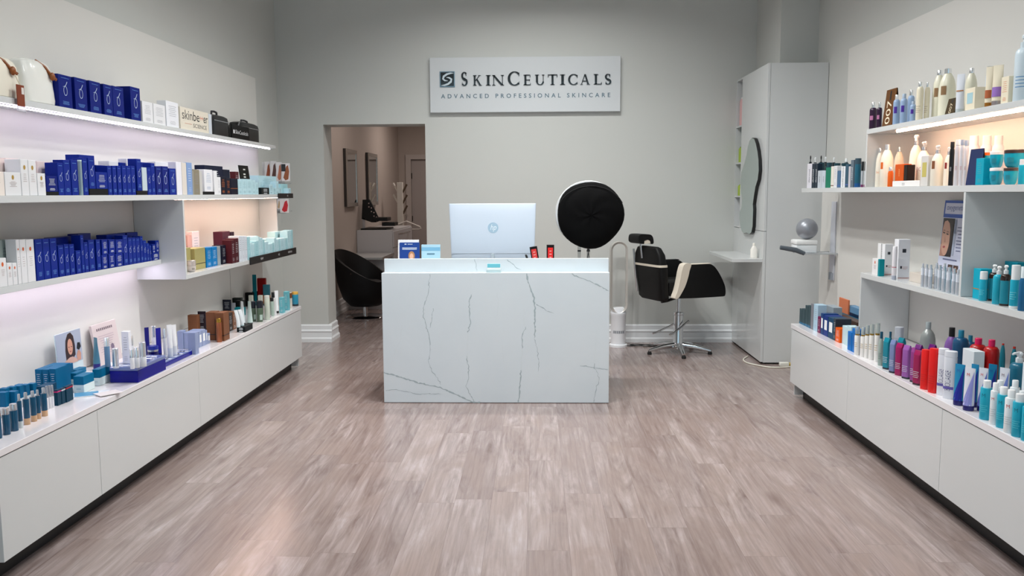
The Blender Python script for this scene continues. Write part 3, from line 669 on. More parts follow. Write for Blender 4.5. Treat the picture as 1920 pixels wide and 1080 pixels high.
# ================================================================== SIGN
def serif_letters():
    K, k = .165, .062     # thick and thin stroke for unit height
    def stem(m, x, w=K, z0=0, z1=1, serif=True):
        m.prism([(x-w/2, z0), (x+w/2, z0), (x+w/2, z1), (x-w/2, z1)], 0, 1)
        if serif:
            for z, s in ((z0, 1), (z1, -1)):
                if z0 > 0 and s == 1: continue
                m.prism([(x-w/2-.085, z), (x+w/2+.085, z), (x+w/2+.085, z+s*.03), (x+w/2, z+s*.07), (x-w/2, z+s*.07), (x-w/2-.085, z+s*.03)], 0, 1)
    def diag(m, x0, z0, x1, z1, w): m.prism([(x0-w/2, z0), (x0+w/2, z0), (x1+w/2, z1), (x1-w/2, z1)], 0, 1)
    def bar(m, x0, x1, z, t=k): m.prism([(x0, z-t/2), (x1, z-t/2), (x1, z+t/2), (x0, z+t/2)], 0, 1)
    def tick(m, x, z0, z1, w=.05): m.prism([(x-w, z0), (x+w*.3, z0), (x+w*.3, z1), (x, z1)], 0, 1)
    def arc(m, cx, cz, rx, rz, a0, a1, thin=k, thick=K, n=22):
        P = []; ws = []
        for i in range(n+1):
            a = math.radians(a0+(a1-a0)*i/n); P.append((cx+rx*math.cos(a), cz+rz*math.sin(a))); ws.append(thin+(thick-thin)*abs(math.cos(a))**1.3)
        m.ribbon(P, ws, 0, 1)
    G = {}
    def g(ch, w):
        m = MB(); G[ch] = (m, w); return m
    m = g('I', .42); stem(m, .21)
    m = g('L', .66); stem(m, .2); bar(m, .2, .62, .02); tick(m, .62, 0, .24)
    m = g('E', .70); stem(m, .2); bar(m, .2, .62, .02); bar(m, .2, .56, .5); bar(m, .2, .6, .98); tick(m, .64, 0, .22); tick(m, .62, .78, 1.0); tick(m, .57, .4, .6)
    m = g('T', .86); stem(m, .43); bar(m, .05, .81, .98); tick(m, .1, .76, 1); tick(m, .8, .76, 1)
    m = g('K', .86); stem(m, .2); diag(m, .26, .44, .66, .97, .07); diag(m, .40, .62, .74, .02, .17); bar(m, .54, .80, .985, .03); bar(m, .6, .9, .015, .03)
    m = g('N', .98); stem(m, .18, .05); stem(m, .80, .05); diag(m, .17, .98, .78, 0, .16)
    m = g('U', .92); stem(m, .2, K, .3, 1); arc(m, .46, .32, .255, .30, 180, 360, k, K*.8); stem(m, .72, .05, .3, 1); m.prism([(.13, .985), (.3, .985), (.3, 1), (.13, 1)], 0, 1)
    m = g('A', .92); diag(m, .12, .02, .44, 1, .06); diag(m, .76, .02, .46, 1, .16); bar(m, .25, .64, .34); bar(m, .02, .24, .015, .03); bar(m, .62, .92, .015, .03)
    m = g('C', .92); arc(m, .48, .5, .37, .5, 42, 318); tick(m, .78, .70, .96, .045); tick(m, .78, .06, .28, .045)
    m = g('S', .66); arc(m, .31, .745, .19, .245, 35, 180); arc(m, .31, .745, .19, .245, 180, 262, K*.98, K, 8)
    m.ribbon([(.27, .51), (.34, .47), (.42, .40)], [K*1.1, K*1.2, K*1.1], 0, 1); arc(m, .31, .265, .21, .255, 52, -145); tick(m, .47, .74, .95, .045); tick(m, .13, .06, .3, .045)
    return G
def sign():
    Y = BW-.04; a, b = on(1, Y, 805.2, 108.2), on(1, Y, 1163, 208.6); x0, x1, z0, z1 = a.x, b.x, b.z, a.z
    root = empty('wall_sign', ((x0+x1)/2, BW, (z0+z1)/2)); ox, oz = root.location.x, root.location.z
    MB().box(x0-ox, x1-ox, -.04, -.001, z0-oz, z1-oz, .002).build('sign_board', M((208, 211, 213), .3, name='sign_white'), root, smooth=False)
    yf = -.040
    glossb = M((10, 12, 14), .12, .0, name='black_with_dark_reflection', coat=1.0); steel = M((150, 172, 184), .22, .9, name='polished_steel')  # letters' black is the dark room mirrored in chrome, put into the colour
    def X(px): return on(1, BW-.041, px, 150).x-ox
    def Z(py): return on(1, BW-.041, 985, py).z-oz
    G = serif_letters(); sp = [('S', 865, 877, 1), ('K', 887, 903.5, 0), ('I', 911, 920, 0), ('N', 923, 945, 0), ('C', 952, 974, 1), ('E', 981.5, 995, 0), ('U', 1003, 1021, 0), ('T', 1027, 1045, 0), ('I', 1050, 1059.5, 0),
                               ('C', 1065, 1083, 0), ('A', 1088, 1106, 0), ('L', 1113, 1128, 0), ('S', 1134, 1146, 0)]
    zb, zc, zl = Z(159.4), Z(134.6), Z(140.4)
    for ch_, p0, p1, big in sp:
        src, adv = G[ch_]; H = (zc if big else zl)-zb; xs = [v[0] for v in src.v]; lo, hi = min(xs), max(xs); xa, xb = X(p0), X(p1)
        q = MB(); q.add([(xa+(v[0]-lo)/(hi-lo)*(xb-xa), yf-.008+.008*v[1]-.0005, zb+v[2]*H) for v in src.v], src.f)
        q.build('letter', glossb, root, smooth=False)
    t = text('ADVANCED  PROFESSIONAL  SKINCARE', 1.0, steel, root, 'tagline', depth=0)
    xs = [v.co.x for v in t.data.vertices]; zs = [v.co.z for v in t.data.vertices]; lo, hi, zl0, zh0 = min(xs), max(xs), min(zs), max(zs)
    bpy.data.objects.remove(t)
    t = text('ADVANCED PROFESSIONAL SKINCARE', 1.0, M((120, 140, 152), .25, .7, name='grey_steel'), root, 'tagline', spacing=1.75, thick=.012); xs = [v.co.x for v in t.data.vertices]; zs = [v.co.z for v in t.data.vertices]; lo, hi, zl0, zh0 = min(xs), max(xs), min(zs), max(zs)
    xa, xb, za, zb2 = X(826.5), X(1144.5), Z(183.4), Z(175.2)
    for v in t.data.vertices: v.co = (xa+(v.co.x-lo)/(hi-lo)*(xb-xa), yf-.0012, za+(v.co.z-zl0)/(zh0-zl0)*(zb2-za))
    # square emblem with the S-shaped swoosh
    ex0, ex1, ez0, ez1 = X(824.6), X(852.8), Z(162.2), Z(132.6); s = ex1-ex0
    em = MB().box(ex0, ex1, yf-.006, yf-.0005, ez0, ez1).build('emblem_plate', steel, root, smooth=False)
    flatbuild(MB().rect(ex0+.06*s, ex1-.06*s, ez0+.06*s, ez1-.06*s, yf-.0066), 'emblem_field', glossb, em)
    def E(pts): return [(ex0+a*s, ez0+b*(ez1-ez0)) for a, b in pts]
    sw = MB(); sw.ribbon(E([(.93, .88), (.72, .88), (.48, .82), (.27, .68), (.22, .52), (.34, .42), (.54, .40)]), [.015*s, .10*s, .13*s, .14*s, .13*s, .10*s, .02*s], yf-.0072)
    sw.ribbon(E([(.44, .62), (.62, .60), (.78, .50), (.74, .34), (.56, .20), (.32, .12), (.08, .11)]), [.02*s, .10*s, .13*s, .14*s, .13*s, .10*s, .015*s], yf-.0072)
    flatbuild(sw, 'emblem_swoosh', M((214, 224, 230), .3, .3, name='silver'), em)
    tag(root, 'white rectangular shop sign with chrome lettering coloured as dark reflections high on the back wall', 'sign')
sign()

# ================================================================== TOWER FAN, SALON CHAIR
def fan():
    x = on(2, 0, 1160, 651).x; Y = 8.30; root = empty('tower_fan', (x, Y, 0)); wht = M((236, 238, 242), .3, name='white_plastic'); sil = M((196, 192, 186), .35, .35, name='satin_nickel')
    r = .082; zc0 = Zat(590, x, Y)
    MB().lathe([(.088, 0), (.088, .022), (.072, .026), (.072, .30), (.078, .315), (.078, .335)], 28).build('base', wht, root)
    m = MB(); m.patch(.0725, .135, .165, -.9, .9, 1, 12); flatbuild(m, 'air_grille', M((196, 200, 206), .5, name='grille'), root)
    m = MB()
    for i in range(6): m.patch(.0729, .138, .162, -.75+.26*i, -.63+.26*i, 1, 2)
    flatbuild(m, 'display', M((110, 114, 122), .5, name='print'), root)
    zt = Zat(453, x, Y); hw = .082; path = []
    z0, z1 = .335+hw, zt-hw
    for i in range(13): a = PI*i/12; path.append((hw*math.cos(a), z1+hw*math.sin(a)))
    for i in range(13): a = PI+PI*i/12; path.append((hw*math.cos(a), z0+hw*math.sin(a)))
    n = len(path); vs = []; fs = []
    for i in range(n):
        a, b = path[i-1], path[(i+1) % n]; dx, dz = b[0]-a[0], b[1]-a[1]; l = math.hypot(dx, dz); nx, nz = dz/l, -dx/l
        for (o_, yy) in ((.0, -.055), (.004, .06), (-.012, .06), (-.018, -.045)): vs.append((path[i][0]+nx*o_, yy, path[i][1]+nz*o_))
    for i in range(n):
        for k in range(4): fs.append((i*4+k, ((i+1) % n)*4+k, ((i+1) % n)*4+(k+1) % 4, i*4+(k+1) % 4))
    MB().add(vs, fs).build('air_loop', sil, root)
    MB().loft([(.335, .078, .055), (.36, .07, .055, 2.4), (.385, .05, .05, 3)], 24).build('loop_collar', wht, root)
    tag(root, 'white bladeless tower fan with an open oval loop beside the desk', 'fan')
    c = MB(); pts = [(x+.09, Y, .006), (x+.13, Y-.02, .006), (x+.22, Y+.03, .006), (x+.32, Y+.05, .008), (x+.36, Y+.0, .006), (x+.30, Y-.04, .006), (x+.2, Y-.02, .010), (x+.12, Y+.03, .006), (x+.17, Y+.08, .006), (x+.26, Y+.02, .012), (x+.34, Y-.03, .006)]
    sm = []
    for i in range(len(pts)-1):
        p0, p1, p2, p3 = [Vector(pts[max(0, min(len(pts)-1, i+j))]) for j in (-1, 0, 1, 2)]
        for k in range(6):
            t = k/6; sm.append(.5*((2*p1)+(p2-p0)*t+(2*p0-5*p1+4*p2-p3)*t*t+(3*p1-p0-3*p2+p3)*t**3))
    o = c.tube(sm, .0045, 6).build('power_cord', darkm); tag(o, 'black power cord coiled on the floor beside the tower fan', 'cord')
fan()
def smooth2(pts, k=4):
    n = len(pts); out = []
    for i in range(n):
        p0, p1, p2, p3 = [Vector(pts[(i+j) % n]) for j in (-1, 0, 1, 2)]
        for q in range(k):
            t = q/k; v = .5*((2*p1)+(p2-p0)*t+(2*p0-5*p1+4*p2-p3)*t*t+(3*p1-p0-3*p2+p3)*t**3); out.append((v.x, v.y))
    return out
def salon_chair():
    p = on(2, 0, 1271, 661); root = empty('salon_chair', (p.x, p.y, 0), math.radians(24)); cream = M((222, 212, 196), .5, name='cream_piping')
    # local: faces +x, near arm at -y
    MB().lathe([(.07, .045), (.075, .06), (.05, .085), (.046, .10), (.046, .36), (.05, .365), (.05, .385), (.028, .39)], 24).build('pump_column', chrome, root)
    MB().lathe([(.021, .385), (.021, .56)], 18).build('piston', chrome, root)
    for k in range(5):
        a = 2*PI*k/5+math.radians(-113); c, s = math.cos(a), math.sin(a)
        m = MB().tube([(.04*c, .04*s, .075), (.16*c, .16*s, .066), (.27*c, .27*s, .042), (.305*c, .305*s, .034)], [.026, .022, .017, .014], 10); lg = m.build('foot', chrome, root)
        MB().lathe([(.02, 0), (.022, .012), (.012, .034)], 12).map(lambda x, y, z: (x+.295*c, y+.295*s, z)).build('glide', darkm, lg)
    MB().tube([(.08, -.05, .305), (-.03, -.10, .262), (-.15, -.145, .215), (-.20, -.16, .208)], .008, 8).build('pump_pedal', chrome, root)
    MB().tube([(.03, .02, .30), (-.10, .0, .255), (-.26, -.02, .21), (-.29, -.02, .205)], .008, 8).build('pump_lever', chrome, root)
    MB().box(-.13, .16, -.12, .12, .545, .565, .004).build('seat_plate', darkm, root)
    MB().tube([(-.02, -.05, .54), (-.16, -.05, .505), (-.22, -.05, .50)], .014, 8).build('recline_lever', darkm, root)
    MB().box(-.25, .27, -.215, .215, .566, .70, .035).build('seat', blackm, root)
    # arms: shaped side panels
    arm = [(-.20, .555), (.0, .549), (.24, .549), (.296, .551), (.310, .562), (.314, .60), (.30, .66), (.25, .75), (.20, .815), (.16, .845), (.12, .853), (.0, .854), (-.105, .850), (-.142, .80), (-.165, .72), (-.20, .62), (-.225, .565)]
    for sgn in (-1, 1):
        y0, y1 = (.222, .292) if sgn > 0 else (-.292, -.222)
        bm = bmesh.new(); q = MB().prism(smooth2(arm, 4), y0, y1); vs = [bm.verts.new(v) for v in q.v]; [bm.faces.new([vs[i] for i in f]) for f in q.f]
        bmesh.ops.recalc_face_normals(bm, faces=bm.faces[:]); bmesh.ops.bevel(bm, geom=[e for e in bm.edges], offset=.006, segments=2, affect='EDGES', profile=.6)
        a_ = MB().bm(bm).build('armrest', blackm, root)
        pip = [(-.232, .560), (-.205, .63), (-.18, .73), (-.166, .80), (-.138, .861), (-.07, .861), (-.085, .80), (-.10, .74), (-.13, .66), (-.18, .58), (-.205, .556)]
        MB().prism(smooth2(pip, 4), y0-.003, y1+.003).build('arm_piping', cream, a_, smooth=False)
        MB().box(-.08, .15, y0+.006, y1-.006, .852, .860, .003).build('arm_top_pad', cream if sgn < 0 else blackm, a_)
    # back rest, leaning a little
    def lean(x, y, z): return (x-(z-.56)*.12, y, z)
    m = MB(); n = 28
    m.loft([(.52, .035, .18, 5), (.545, .05, .21, 5), (.80, .052, .228, 5), (.94, .047, .215, 5), (1.00, .04, .17, 4), (1.012, .025, .14, 4)], n).map(lambda x, y, z: lean(x-.275, y, z)); bk = m.build('backrest', blackm, root)
    MB().loft([(.832, .0545, .2295, 5), (.852, .0545, .2290, 5)], n).map(lambda x, y, z: lean(x-.275, y, z)).build('back_piping', cream, bk)
    for yy in (.19,): MB().tube([lean(-.335, yy, .58), lean(-.335, yy, .80), lean(-.33, yy, .98)], .009, 8).build('back_rail', chrome, bk)
    MB().tube([lean(-.325, .06, .90), lean(-.325, .06, 1.06)], .011, 8).build('headrest_post', chrome, root)
    hr = MB(); pr = [(-.085, .005), (-.09, .05), (-.07, .075), (.0, .078), (.055, .07), (.08, .04), (.085, -.005), (.06, -.012), (.05, .02), (.02, .03), (-.02, .02), (-.03, -.01)]
    hr.prism(smooth2([(-.37+a*.9, 1.045+b) for a, b in pr], 5), -.02, .16); hb = hr.build('headrest', blackm, root)
    MB().prism([(-.37+a, 1.045+b) for a, b in [(-.028, -.008), (-.02, .016), (.018, .026), (.04, .016), (.045, -.008)]], -.018, .158).build('headrest_lining', cream, hb, smooth=False)
    tag(root, 'black hydraulic salon chair with cream piping on a chrome star base', 'chair')
salon_chair()

# ================================================================== TALL CABINET WITH MIRROR
def tall_cabinet():
    XF, XB, Y0, Y1, Z1 = 1.95, 2.456, 7.415, BW-.002, 2.58; YC = 8.30
    root = empty('tall_cabinet', ((XF+XB)/2, (Y0+Y1)/2, 0)); ox, oy = root.location.x, root.location.y
    def P(name, m, mat, par=None): m.map(lambda x, y, z: (x-ox, y-oy, z)); return m.build(name, mat, par or root, smooth=False)
    P('end_panel', MB().box(XF+.024, XB, Y0, Y0+.02, .015, Z1), whitem)
    P('carcass', MB().box(XF+.024, 2.125, Y0+.021, YC-.01, .05, Z1), whitem)
    P('front_panel', MB().box(XF, XF+.022, Y0, YC, .02, 1.16, .001), whitem)
    P('front_panel', MB().box(XF, XF+.022, Y0, YC, 1.164, Z1, .001), whitem)
    P('plinth', MB().box(XF+.05, 2.12, Y0+.03, Y1-.02, 0, .048), darkm)
    cub = MB(); cub.box(XF, 2.125, YC+.002, YC+.014, .02, Z1); cub.box(XF, 2.125, Y1-.012, Y1, .02, Z1); cub.box(2.105, 2.125, YC+.015, Y1-.013, .02, Z1)
    P('cubby_case', cub, whitem)
    ZS = [.05, .9, 1.18, 1.47, 1.74, 2.06, 2.565]
    for z in [1.16, 1.45, 1.77, 2.12, Z1-.015]: P('cubby_shelf', MB().box(XF+.002, 2.104, YC+.015, Y1-.013, z, z+.015), whitem)
    P('cubby_door', MB().box(XF, XF+.018, YC+.015, Y1-.013, .02, 1.155, .001), whitem)
    tag(root, 'tall white cabinet with open cubbies and a wavy mirror by the back wall', 'cabinet')
    lg = MB().box(1.69, XF-.0005, 7.43, 8.42, .895, .925, .0015).build('ledge_shelf', whitem, smooth=False)
    z = .91; a = on(2, .925, 1355, 482); tag(lg, 'white ledge shelf projecting from the tall cabinet below the mirror', 'shelf')
    bt = empty('bottle', (1.86, 7.62, .9254)); p = on(0, 1.905, 1413, 490); bt.location = (1.905, p.y, .9254)
    MB().loft([(0, .028, .022, 3), (.07, .03, .022, 3), (.10, .016, .014, 2), (.105, .012, .012, 2)], 18).build('body', M((238, 234, 226), .35, name='cream_plastic'), bt)
    MB().loft([(.105, .013, .013), (.125, .012, .012), (.13, .009, .009)], 14).build('cap', M((228, 224, 214), .3, name='cream_plastic'), bt)
    tag(bt, 'small white bottle standing on the ledge under the wavy mirror', 'bottle')
    # wavy mirror
    s1 = lambda pts: [(1340+a/3.6, 100+b/3.6) for a, b in pts]; s2 = lambda pts: [(1340+a/3.482, 390+b/3.482) for a, b in pts]
    left = s1([(252, 570), (236, 590), (224, 630), (215, 690), (200, 745), (182, 800), (175, 860), (177, 920), (185, 990), (182, 1040)])+s2([(163, 30), (162, 70), (166, 110), (176, 148), (190, 166)])
    right = s2([(210, 163), (228, 172), (240, 160), (248, 120), (250, 60), (252, 10)])+s1([(258, 1020), (266, 960), (276, 900), (292, 850), (299, 790), (297, 720), (290, 660), (280, 610), (268, 575)])
    XM = XF-.001-.028; pts = [on(0, XM, *p) for p in left+right]; yc = sum(p.y for p in pts)/len(pts); zc = sum(p.z for p in pts)/len(pts)
    mr = empty('wavy_mirror', (XF-.001, yc, zc)); poly = [(p.y-yc, p.z-zc) for p in pts]
    big = [(a*1.0, b*1.0) for a, b in poly]; MB().prism(big, -.028, 0, 'x').build('black_backing', darkm, mr)
    MB().prism([(a*.985, b*.994) for a, b in poly], -.0295, -.0281, 'x').build('mirror_glass', M((214, 226, 224), .03, 1, name='mirror'), mr)
    tag(mr, 'wavy-edged mirror with a thick black rim on the tall cabinet', 'mirror')
    # things in the cubbies
    def cub_item(px, y0, y1, z, w, col, name, label, cat, lid=None):
        Y = 8.43; zt = Zat(y0, XF+.03, Y); o = empty(name, (XF+.055, Y, z+.0003)); h = zt-z
        MB().loft([(0, .04, w/2, 5), (h*.86, .04, w/2, 5), (h*.93, .036, w/2*.9, 4)], 20).build('body', M(col, .4, name='plastic'), o)
        MB().loft([(h*.9, .032, w/2*.8, 4), (h, .032, w/2*.78, 4)], 18).build('lid', M(lid or (230, 228, 226), .4, name='plastic'), o); tag(o, label, cat)
    cub_item(1384, 182, 214, 2.135, .15, (226, 178, 178), 'container', 'pink container in the top cubby of the tall cabinet', 'container')
    cub_item(1385, 275, 293, 1.785, .14, (178, 204, 30), 'container', 'lime green container in the second cubby of the tall cabinet', 'container', (120, 150, 20))
    cub_item(1385, 346, 366, 1.465, .14, (178, 204, 30), 'container', 'lime green container in the third cubby beside the mirror', 'container', (150, 180, 20))
tall_cabinet()
# fold-out tray with the silver ball
def wall_tray():
    YW = 6.98; z = on(1, YW, 1512, 473).z; xa, xb = on(1, YW, 1494, 473).x, 2.40
    root = empty('wall_arm_tray', (2.40, YW, z)); gm = M((86, 94, 102), .5, name='grey_rubber'); al = M((196, 200, 204), .3, .7, name='aluminium')
    x0 = xa-2.40
    for yy in (-.10, .10): MB().box(x0, -.001, yy-.008, yy+.008, -.012, .0, .002).build('rail', al, root)
    MB().box(x0+.01, -.02, -.092, .092, -.009, -.003, .001).build('tray_plate', M((222, 226, 230), .3, name='white_metal'), root)
    b0, b1 = on(1, YW-.1, 1463, 464), on(1, YW-.1, 1492, 469)
    MB().tube([(b0.x-2.4, -.10, b0.z-z), (b1.x-2.4, -.10, b1.z-z+.001), (x0+.03, -.10, -.004)], [.017, .02, .016], 12).build('padded_grip', gm, root)
    zz = on(1, YW, 1530, 525).z-z; zt = on(1, YW, 1530, 378).z-z
    MB().box(-.012, -.001, -.05, .05, zz, zt, .002).build('mounting_plate', M((206, 208, 216), .4, name='white_metal'), root); MB().box(-.016, -.0125, -.05, .05, zz, zz+.06, .001).build('plate_foot', M((150, 158, 168), .5, name='grey_plastic'), root)
    tag(root, 'fold-out wall tray with a grey padded grip at the right', 'tray')
    bx0, bx1 = on(1, YW, 1487, 470).x, on(1, YW, 1527, 470).x; zt = on(1, YW, 1507, 449).z; h = zt-z-.001
    bx = empty('storage_box', ((bx0+bx1)/2, YW, z+.0004)); w = bx1-bx0
    MB().box(-w/2+.004, w/2-.004, -.075, .075, 0, h*.62, .008).build('box_base', M((230, 234, 236), .35, name='white_plastic'), bx); MB().box(-w/2, w/2, -.08, .08, h*.62, h, .01).build('lid', M((240, 241, 240), .35, name='white_plastic'), bx)
    tag(bx, 'white lidded box lying on the wall tray', 'box')
    c = on(1, YW, 1513, 431); R = 19.5*6.98/1600
    bl = MB().sphere((0, 0, R), R, n=32, m=20).build('exercise_ball', M((150, 153, 160), .35, .35, name='silver_rubber'), loc=(c.x, YW, zt+.0006)); tag(bl, 'small silver ball resting on the white box on the wall tray', 'ball')
wall_tray()
def cord_smooth(pts, k=8):
    sm = []
    for i in range(len(pts)-1):
        p0, p1, p2, p3 = [Vector(pts[max(0, min(len(pts)-1, i+j))]) for j in (-1, 0, 1, 2)]
        for q in range(k):
            t = q/k; sm.append(.5*((2*p1)+(p2-p0)*t+(2*p0-5*p1+4*p2-p3)*t*t+(3*p1-p0-3*p2+p3)*t**3))
    sm.append(Vector(pts[-1])); return sm
pts = [on(2, 0, a, b) for a, b in [(1402, 669), (1394, 675), (1400, 681), (1420, 686), (1445, 690), (1468, 690), (1482, 689)]]
pts = [(p.x, p.y, .006) for p in pts]
pc = empty('extension_cord', (pts[3][0], pts[3][1], 0)); q0 = pc.location
MB().tube([Vector(p)-q0 for p in cord_smooth(pts)], .006, 8).build('cord', M((226, 222, 208), .45, name='white_cord'), pc)
p = on(2, 0, 1473, 688); MB().box(-.045, .035, -.02, .02, .0, .034, .004).map(lambda x, y, z: (x+p.x-q0.x, y+p.y-q0.y+.03, z+.001)).build('socket_block', M((228, 226, 216), .4, name='white_plastic'), pc)
MB().box(.036, .075, -.018, .018, .0, .03, .004).map(lambda x, y, z: (x+p.x-q0.x, y+p.y-q0.y+.03, z+.001)).build('plug', M((190, 160, 60), .4, name='yellow_plastic'), pc)
tag(pc, 'white extension cord with a plug on the floor by the tall cabinet', 'cord')

# ================================================================== CORRIDOR
def tub_chair():
    root = empty('tub_chair', (-2.10, 10.28, 0)); fab = M((3, 3, 6), .6, name='black_leather', spec=.3)
    MB().lathe([(.235, 0), (.24, .01), (.22, .022), (.03, .03)], 32).build('base_disc', chrome, root); MB().lathe([(.03, .028), (.028, .16)], 18).build('pole', chrome, root)
    n = 36; K = [(0.05, .155, 0), (.18, .15, 0), (.26, .22, .2), (.315, .36, .55), (.335, .5, .8), (.34, 1, 1), (.31, 1.02, 1), (.25, .8, .7), (.23, .43, .15), (.05, .43, 0)]
    vs = []; fs = []; ab = math.radians(165)
    for k, (r, t, f) in enumerate(K):
        for i in range(n):
            a = 2*PI*i/n; rim = .625+.2*math.cos(a-ab)
            z = t if f == 0 else (t if t < .155 else (.15+(rim-.15)*{2: .14, 3: .45, 4: .78, 5: 1.0, 6: 1.01, 7: .72, 8: .57, 9: .57}[k] if k < 8 else .41))
            off = .02*f*math.cos(a-ab); vs.append((r*math.cos(a)+f*.035*math.cos(ab), r*math.sin(a)+f*.035*math.sin(ab), z))
    for k in range(len(K)-1):
        for i in range(n): j = (i+1) % n; fs.append((k*n+i, k*n+j, (k+1)*n+j, (k+1)*n+i))
    fs.append(tuple(range(n))[::-1]); fs.append(tuple((len(K)-1)*n+i for i in range(n)))
    MB().add(vs, fs).build('shell', fab, root)
    MB().lathe([(.20, .40), (.225, .415), (.225, .44), (.19, .455)], 28).map(lambda x, y, z: (x-.012, y, z)).build('seat_cushion', M((5, 5, 9), .7, name='black_leather', spec=.3), root)
    tag(root, 'black tub chair on a chrome disc base in the back room', 'chair')
tub_chair()
gw = M((206, 206, 210), .3, name='grey_white_laminate')
wt = empty('work_table', (-2.24, 11.3, 0)); MB().box(-.255, .26, -.46, .42, .66, .69, .002).build('table_top', whitem, wt, smooth=False); MB().box(.258, .266, -.46, .42, .655, .692).build('edge_trim', chrome, wt, smooth=False)
MB().box(-.25, .25, -.30, -.27, .0, .655).build('modesty_panel', gw, wt, smooth=False); MB().box(-.25, .24, .38, .41, .0, .655).build('side_panel', gw, wt, smooth=False); tag(wt, 'white work table behind the black tub chair in the back room', 'table')
dc = empty('drawer_cabinet', (-2.24, 12.75, 0)); MB().box(-.255, .24, -1.0, .75, .06, 1.0, .002).build('carcass', gw, dc, smooth=False); MB().box(-.25, .2, -.97, .72, 0, .059).build('plinth', darkm, dc, smooth=False)
for z0, z1 in ((.08, .48), (.49, .75), (.76, .98)):
    d = MB().box(.241, .26, -.99, .74, z0, z1, .002).build('drawer', gw, dc, smooth=False)
    MB().tube([(.262, -.6, z1-.05), (.30, -.45, z1-.05), (.31, -.12, z1-.05), (.30, .2, z1-.05), (.262, .35, z1-.05)], .012, 8).build('handle', chrome, d)
tag(dc, 'grey white drawer cabinet with curved chrome handles in the back room', 'cabinet')
for a, b, z0, z1, lab in ((11.05, 11.70, 1.335, 2.085, 'narrow silver-framed mirror nearer the shop on the back room wall'), (12.5, 13.2, 1.335, 2.10, 'narrow silver-framed mirror farther along the back room wall')):
    mr = empty('wall_mirror', (-2.499, (a+b)/2, (z0+z1)/2)); hy, hz = (b-a)/2, (z1-z0)/2
    MB().box(0, .035, -hy, hy, -hz, hz, .002).build('backing', M((60, 56, 54), .5, name='dark_wood'), mr, smooth=False)
    f = MB(); t = .05; f.box(.036, .046, -hy, hy, hz-t, hz); f.box(.036, .046, -hy, hy, -hz, -hz+t); f.box(.036, .046, -hy, -hy+t, -hz+t, hz-t); f.box(.036, .046, hy-t, hy, -hz+t, hz-t); f.build('frame', M((190, 186, 180), .25, .7, name='silver_frame'), mr, smooth=False)
    MB().box(.036, .040, -hy+t, hy-t, -hz+t, hz-t).build('mirror_glass', M((220, 224, 222), .03, 1, name='mirror'), mr, smooth=False); tag(mr, lab, 'mirror')
ds = empty('nail_display', (-2.3, 12.15, 1.0004)); 
MB().box(-.16, .20, -.3, .3, 0, .02, .002).build('tray', darkm, ds, smooth=False)
MB().prism([(-.18, .15), (-.16, .42), (-.06, .42), (.08, .12), (.02, .10), (-.04, .10)], -.02, .02).map(lambda x, y, z: (x, y-.1, z)).build('sample_board', darkm, ds, smooth=False)
MB().box(-.17, -.14, -.12, -.08, .02, .16).build('post', M((200, 200, 205), .2, .4, name='clear_acrylic'), ds, smooth=False)
for x0, x1, z in ((.0, .20, .12), (.12, .30, .05)): MB().box(x0, x1, -.2, .1, z, z+.05, .004).build('polish_tray', darkm, ds, smooth=False)
m = MB()
for i in range(4):
    for j in range(2): m.rect(-.08+.035*i+.0*j, -.065+.035*i, .36-.065*i-.05*j, .375-.065*i-.05*j, -.1215)
flatbuild(m, 'colour_samples', M((214, 190, 186), .3, name='print'), ds)
tag(ds, 'black tiered nail colour display on the drawer cabinet', 'display')
cs = empty('coat_stand', (-2.32, 13.75, 0)); p = on(1, 13.75, 751, 400); cs.location.x = p.x; wd = M((226, 222, 214), .45, name='white_wood'); zt = Zat(342, p.x, 13.75)
MB().box(-.045, .045, -.045, .045, .03, zt, .004).build('post', wd, cs, smooth=False); MB().box(-.2, .2, -.035, .035, 0, .03, .003).build('foot_bar', wd, cs, smooth=False); MB().box(-.035, .035, -.2, .2, .0301, .055, .003).build('foot_bar', wd, cs, smooth=False)
for s, z in ((1, zt-.16), (1, zt-.33), (1, zt-.5), (-1, zt-.14), (-1, zt-.32)): MB().tube([(s*.04, 0, z), (s*.11, -.0, z+.13)], .016, 8).build('peg', M((92, 76, 60), .5, name='dark_peg') if s > 0 else wd, cs)
tag(cs, 'white coat stand with slanted pegs by the back room door', 'coat stand')
hg = empty('coat_hanger', (p.x+.1, 13.75-.06, zt-.62)); wm = M((236, 232, 226), .4, name='white_plastic')
MB().tube([(0, 0, .0), (-.22, 0, -.09), (-.24, 0, -.115), (-.2, 0, -.13), (.2, 0, -.13), (.24, 0, -.115), (.22, 0, -.09), (0, 0, 0)], .011, 8).build('frame', wm, hg); MB().tube([(0, 0, 0), (0, 0, .05), (.02, 0, .09), (0, .02, .115), (-.03, .04, .10)], .006, 8).build('hook', chrome, hg)
tag(hg, 'white coat hanger hanging from the coat stand', 'hanger')
# ================================================================== LEFT WALL GOODS
NV = (10, 54, 146); NV2 = (8, 42, 124); WH = (228, 228, 230); CR = (232, 222, 206); TL = (8, 84, 116); TC = (10, 108, 150); AQ = (184, 216, 224); TQ = (14, 164, 184)
L1 = Row(-2.372, 1.938, 'the top left shelf', 'L')
L2 = Row(-2.222, 1.500, 'the left eye-level shelf', 'L')
L3 = Row(-2.364, 1.098, 'the lower left shelf', 'L')
L4 = Row(-2.222, 1.000, 'the left niche', 'L')
L5 = Row(-2.15, .543, 'the left counter', 'L')
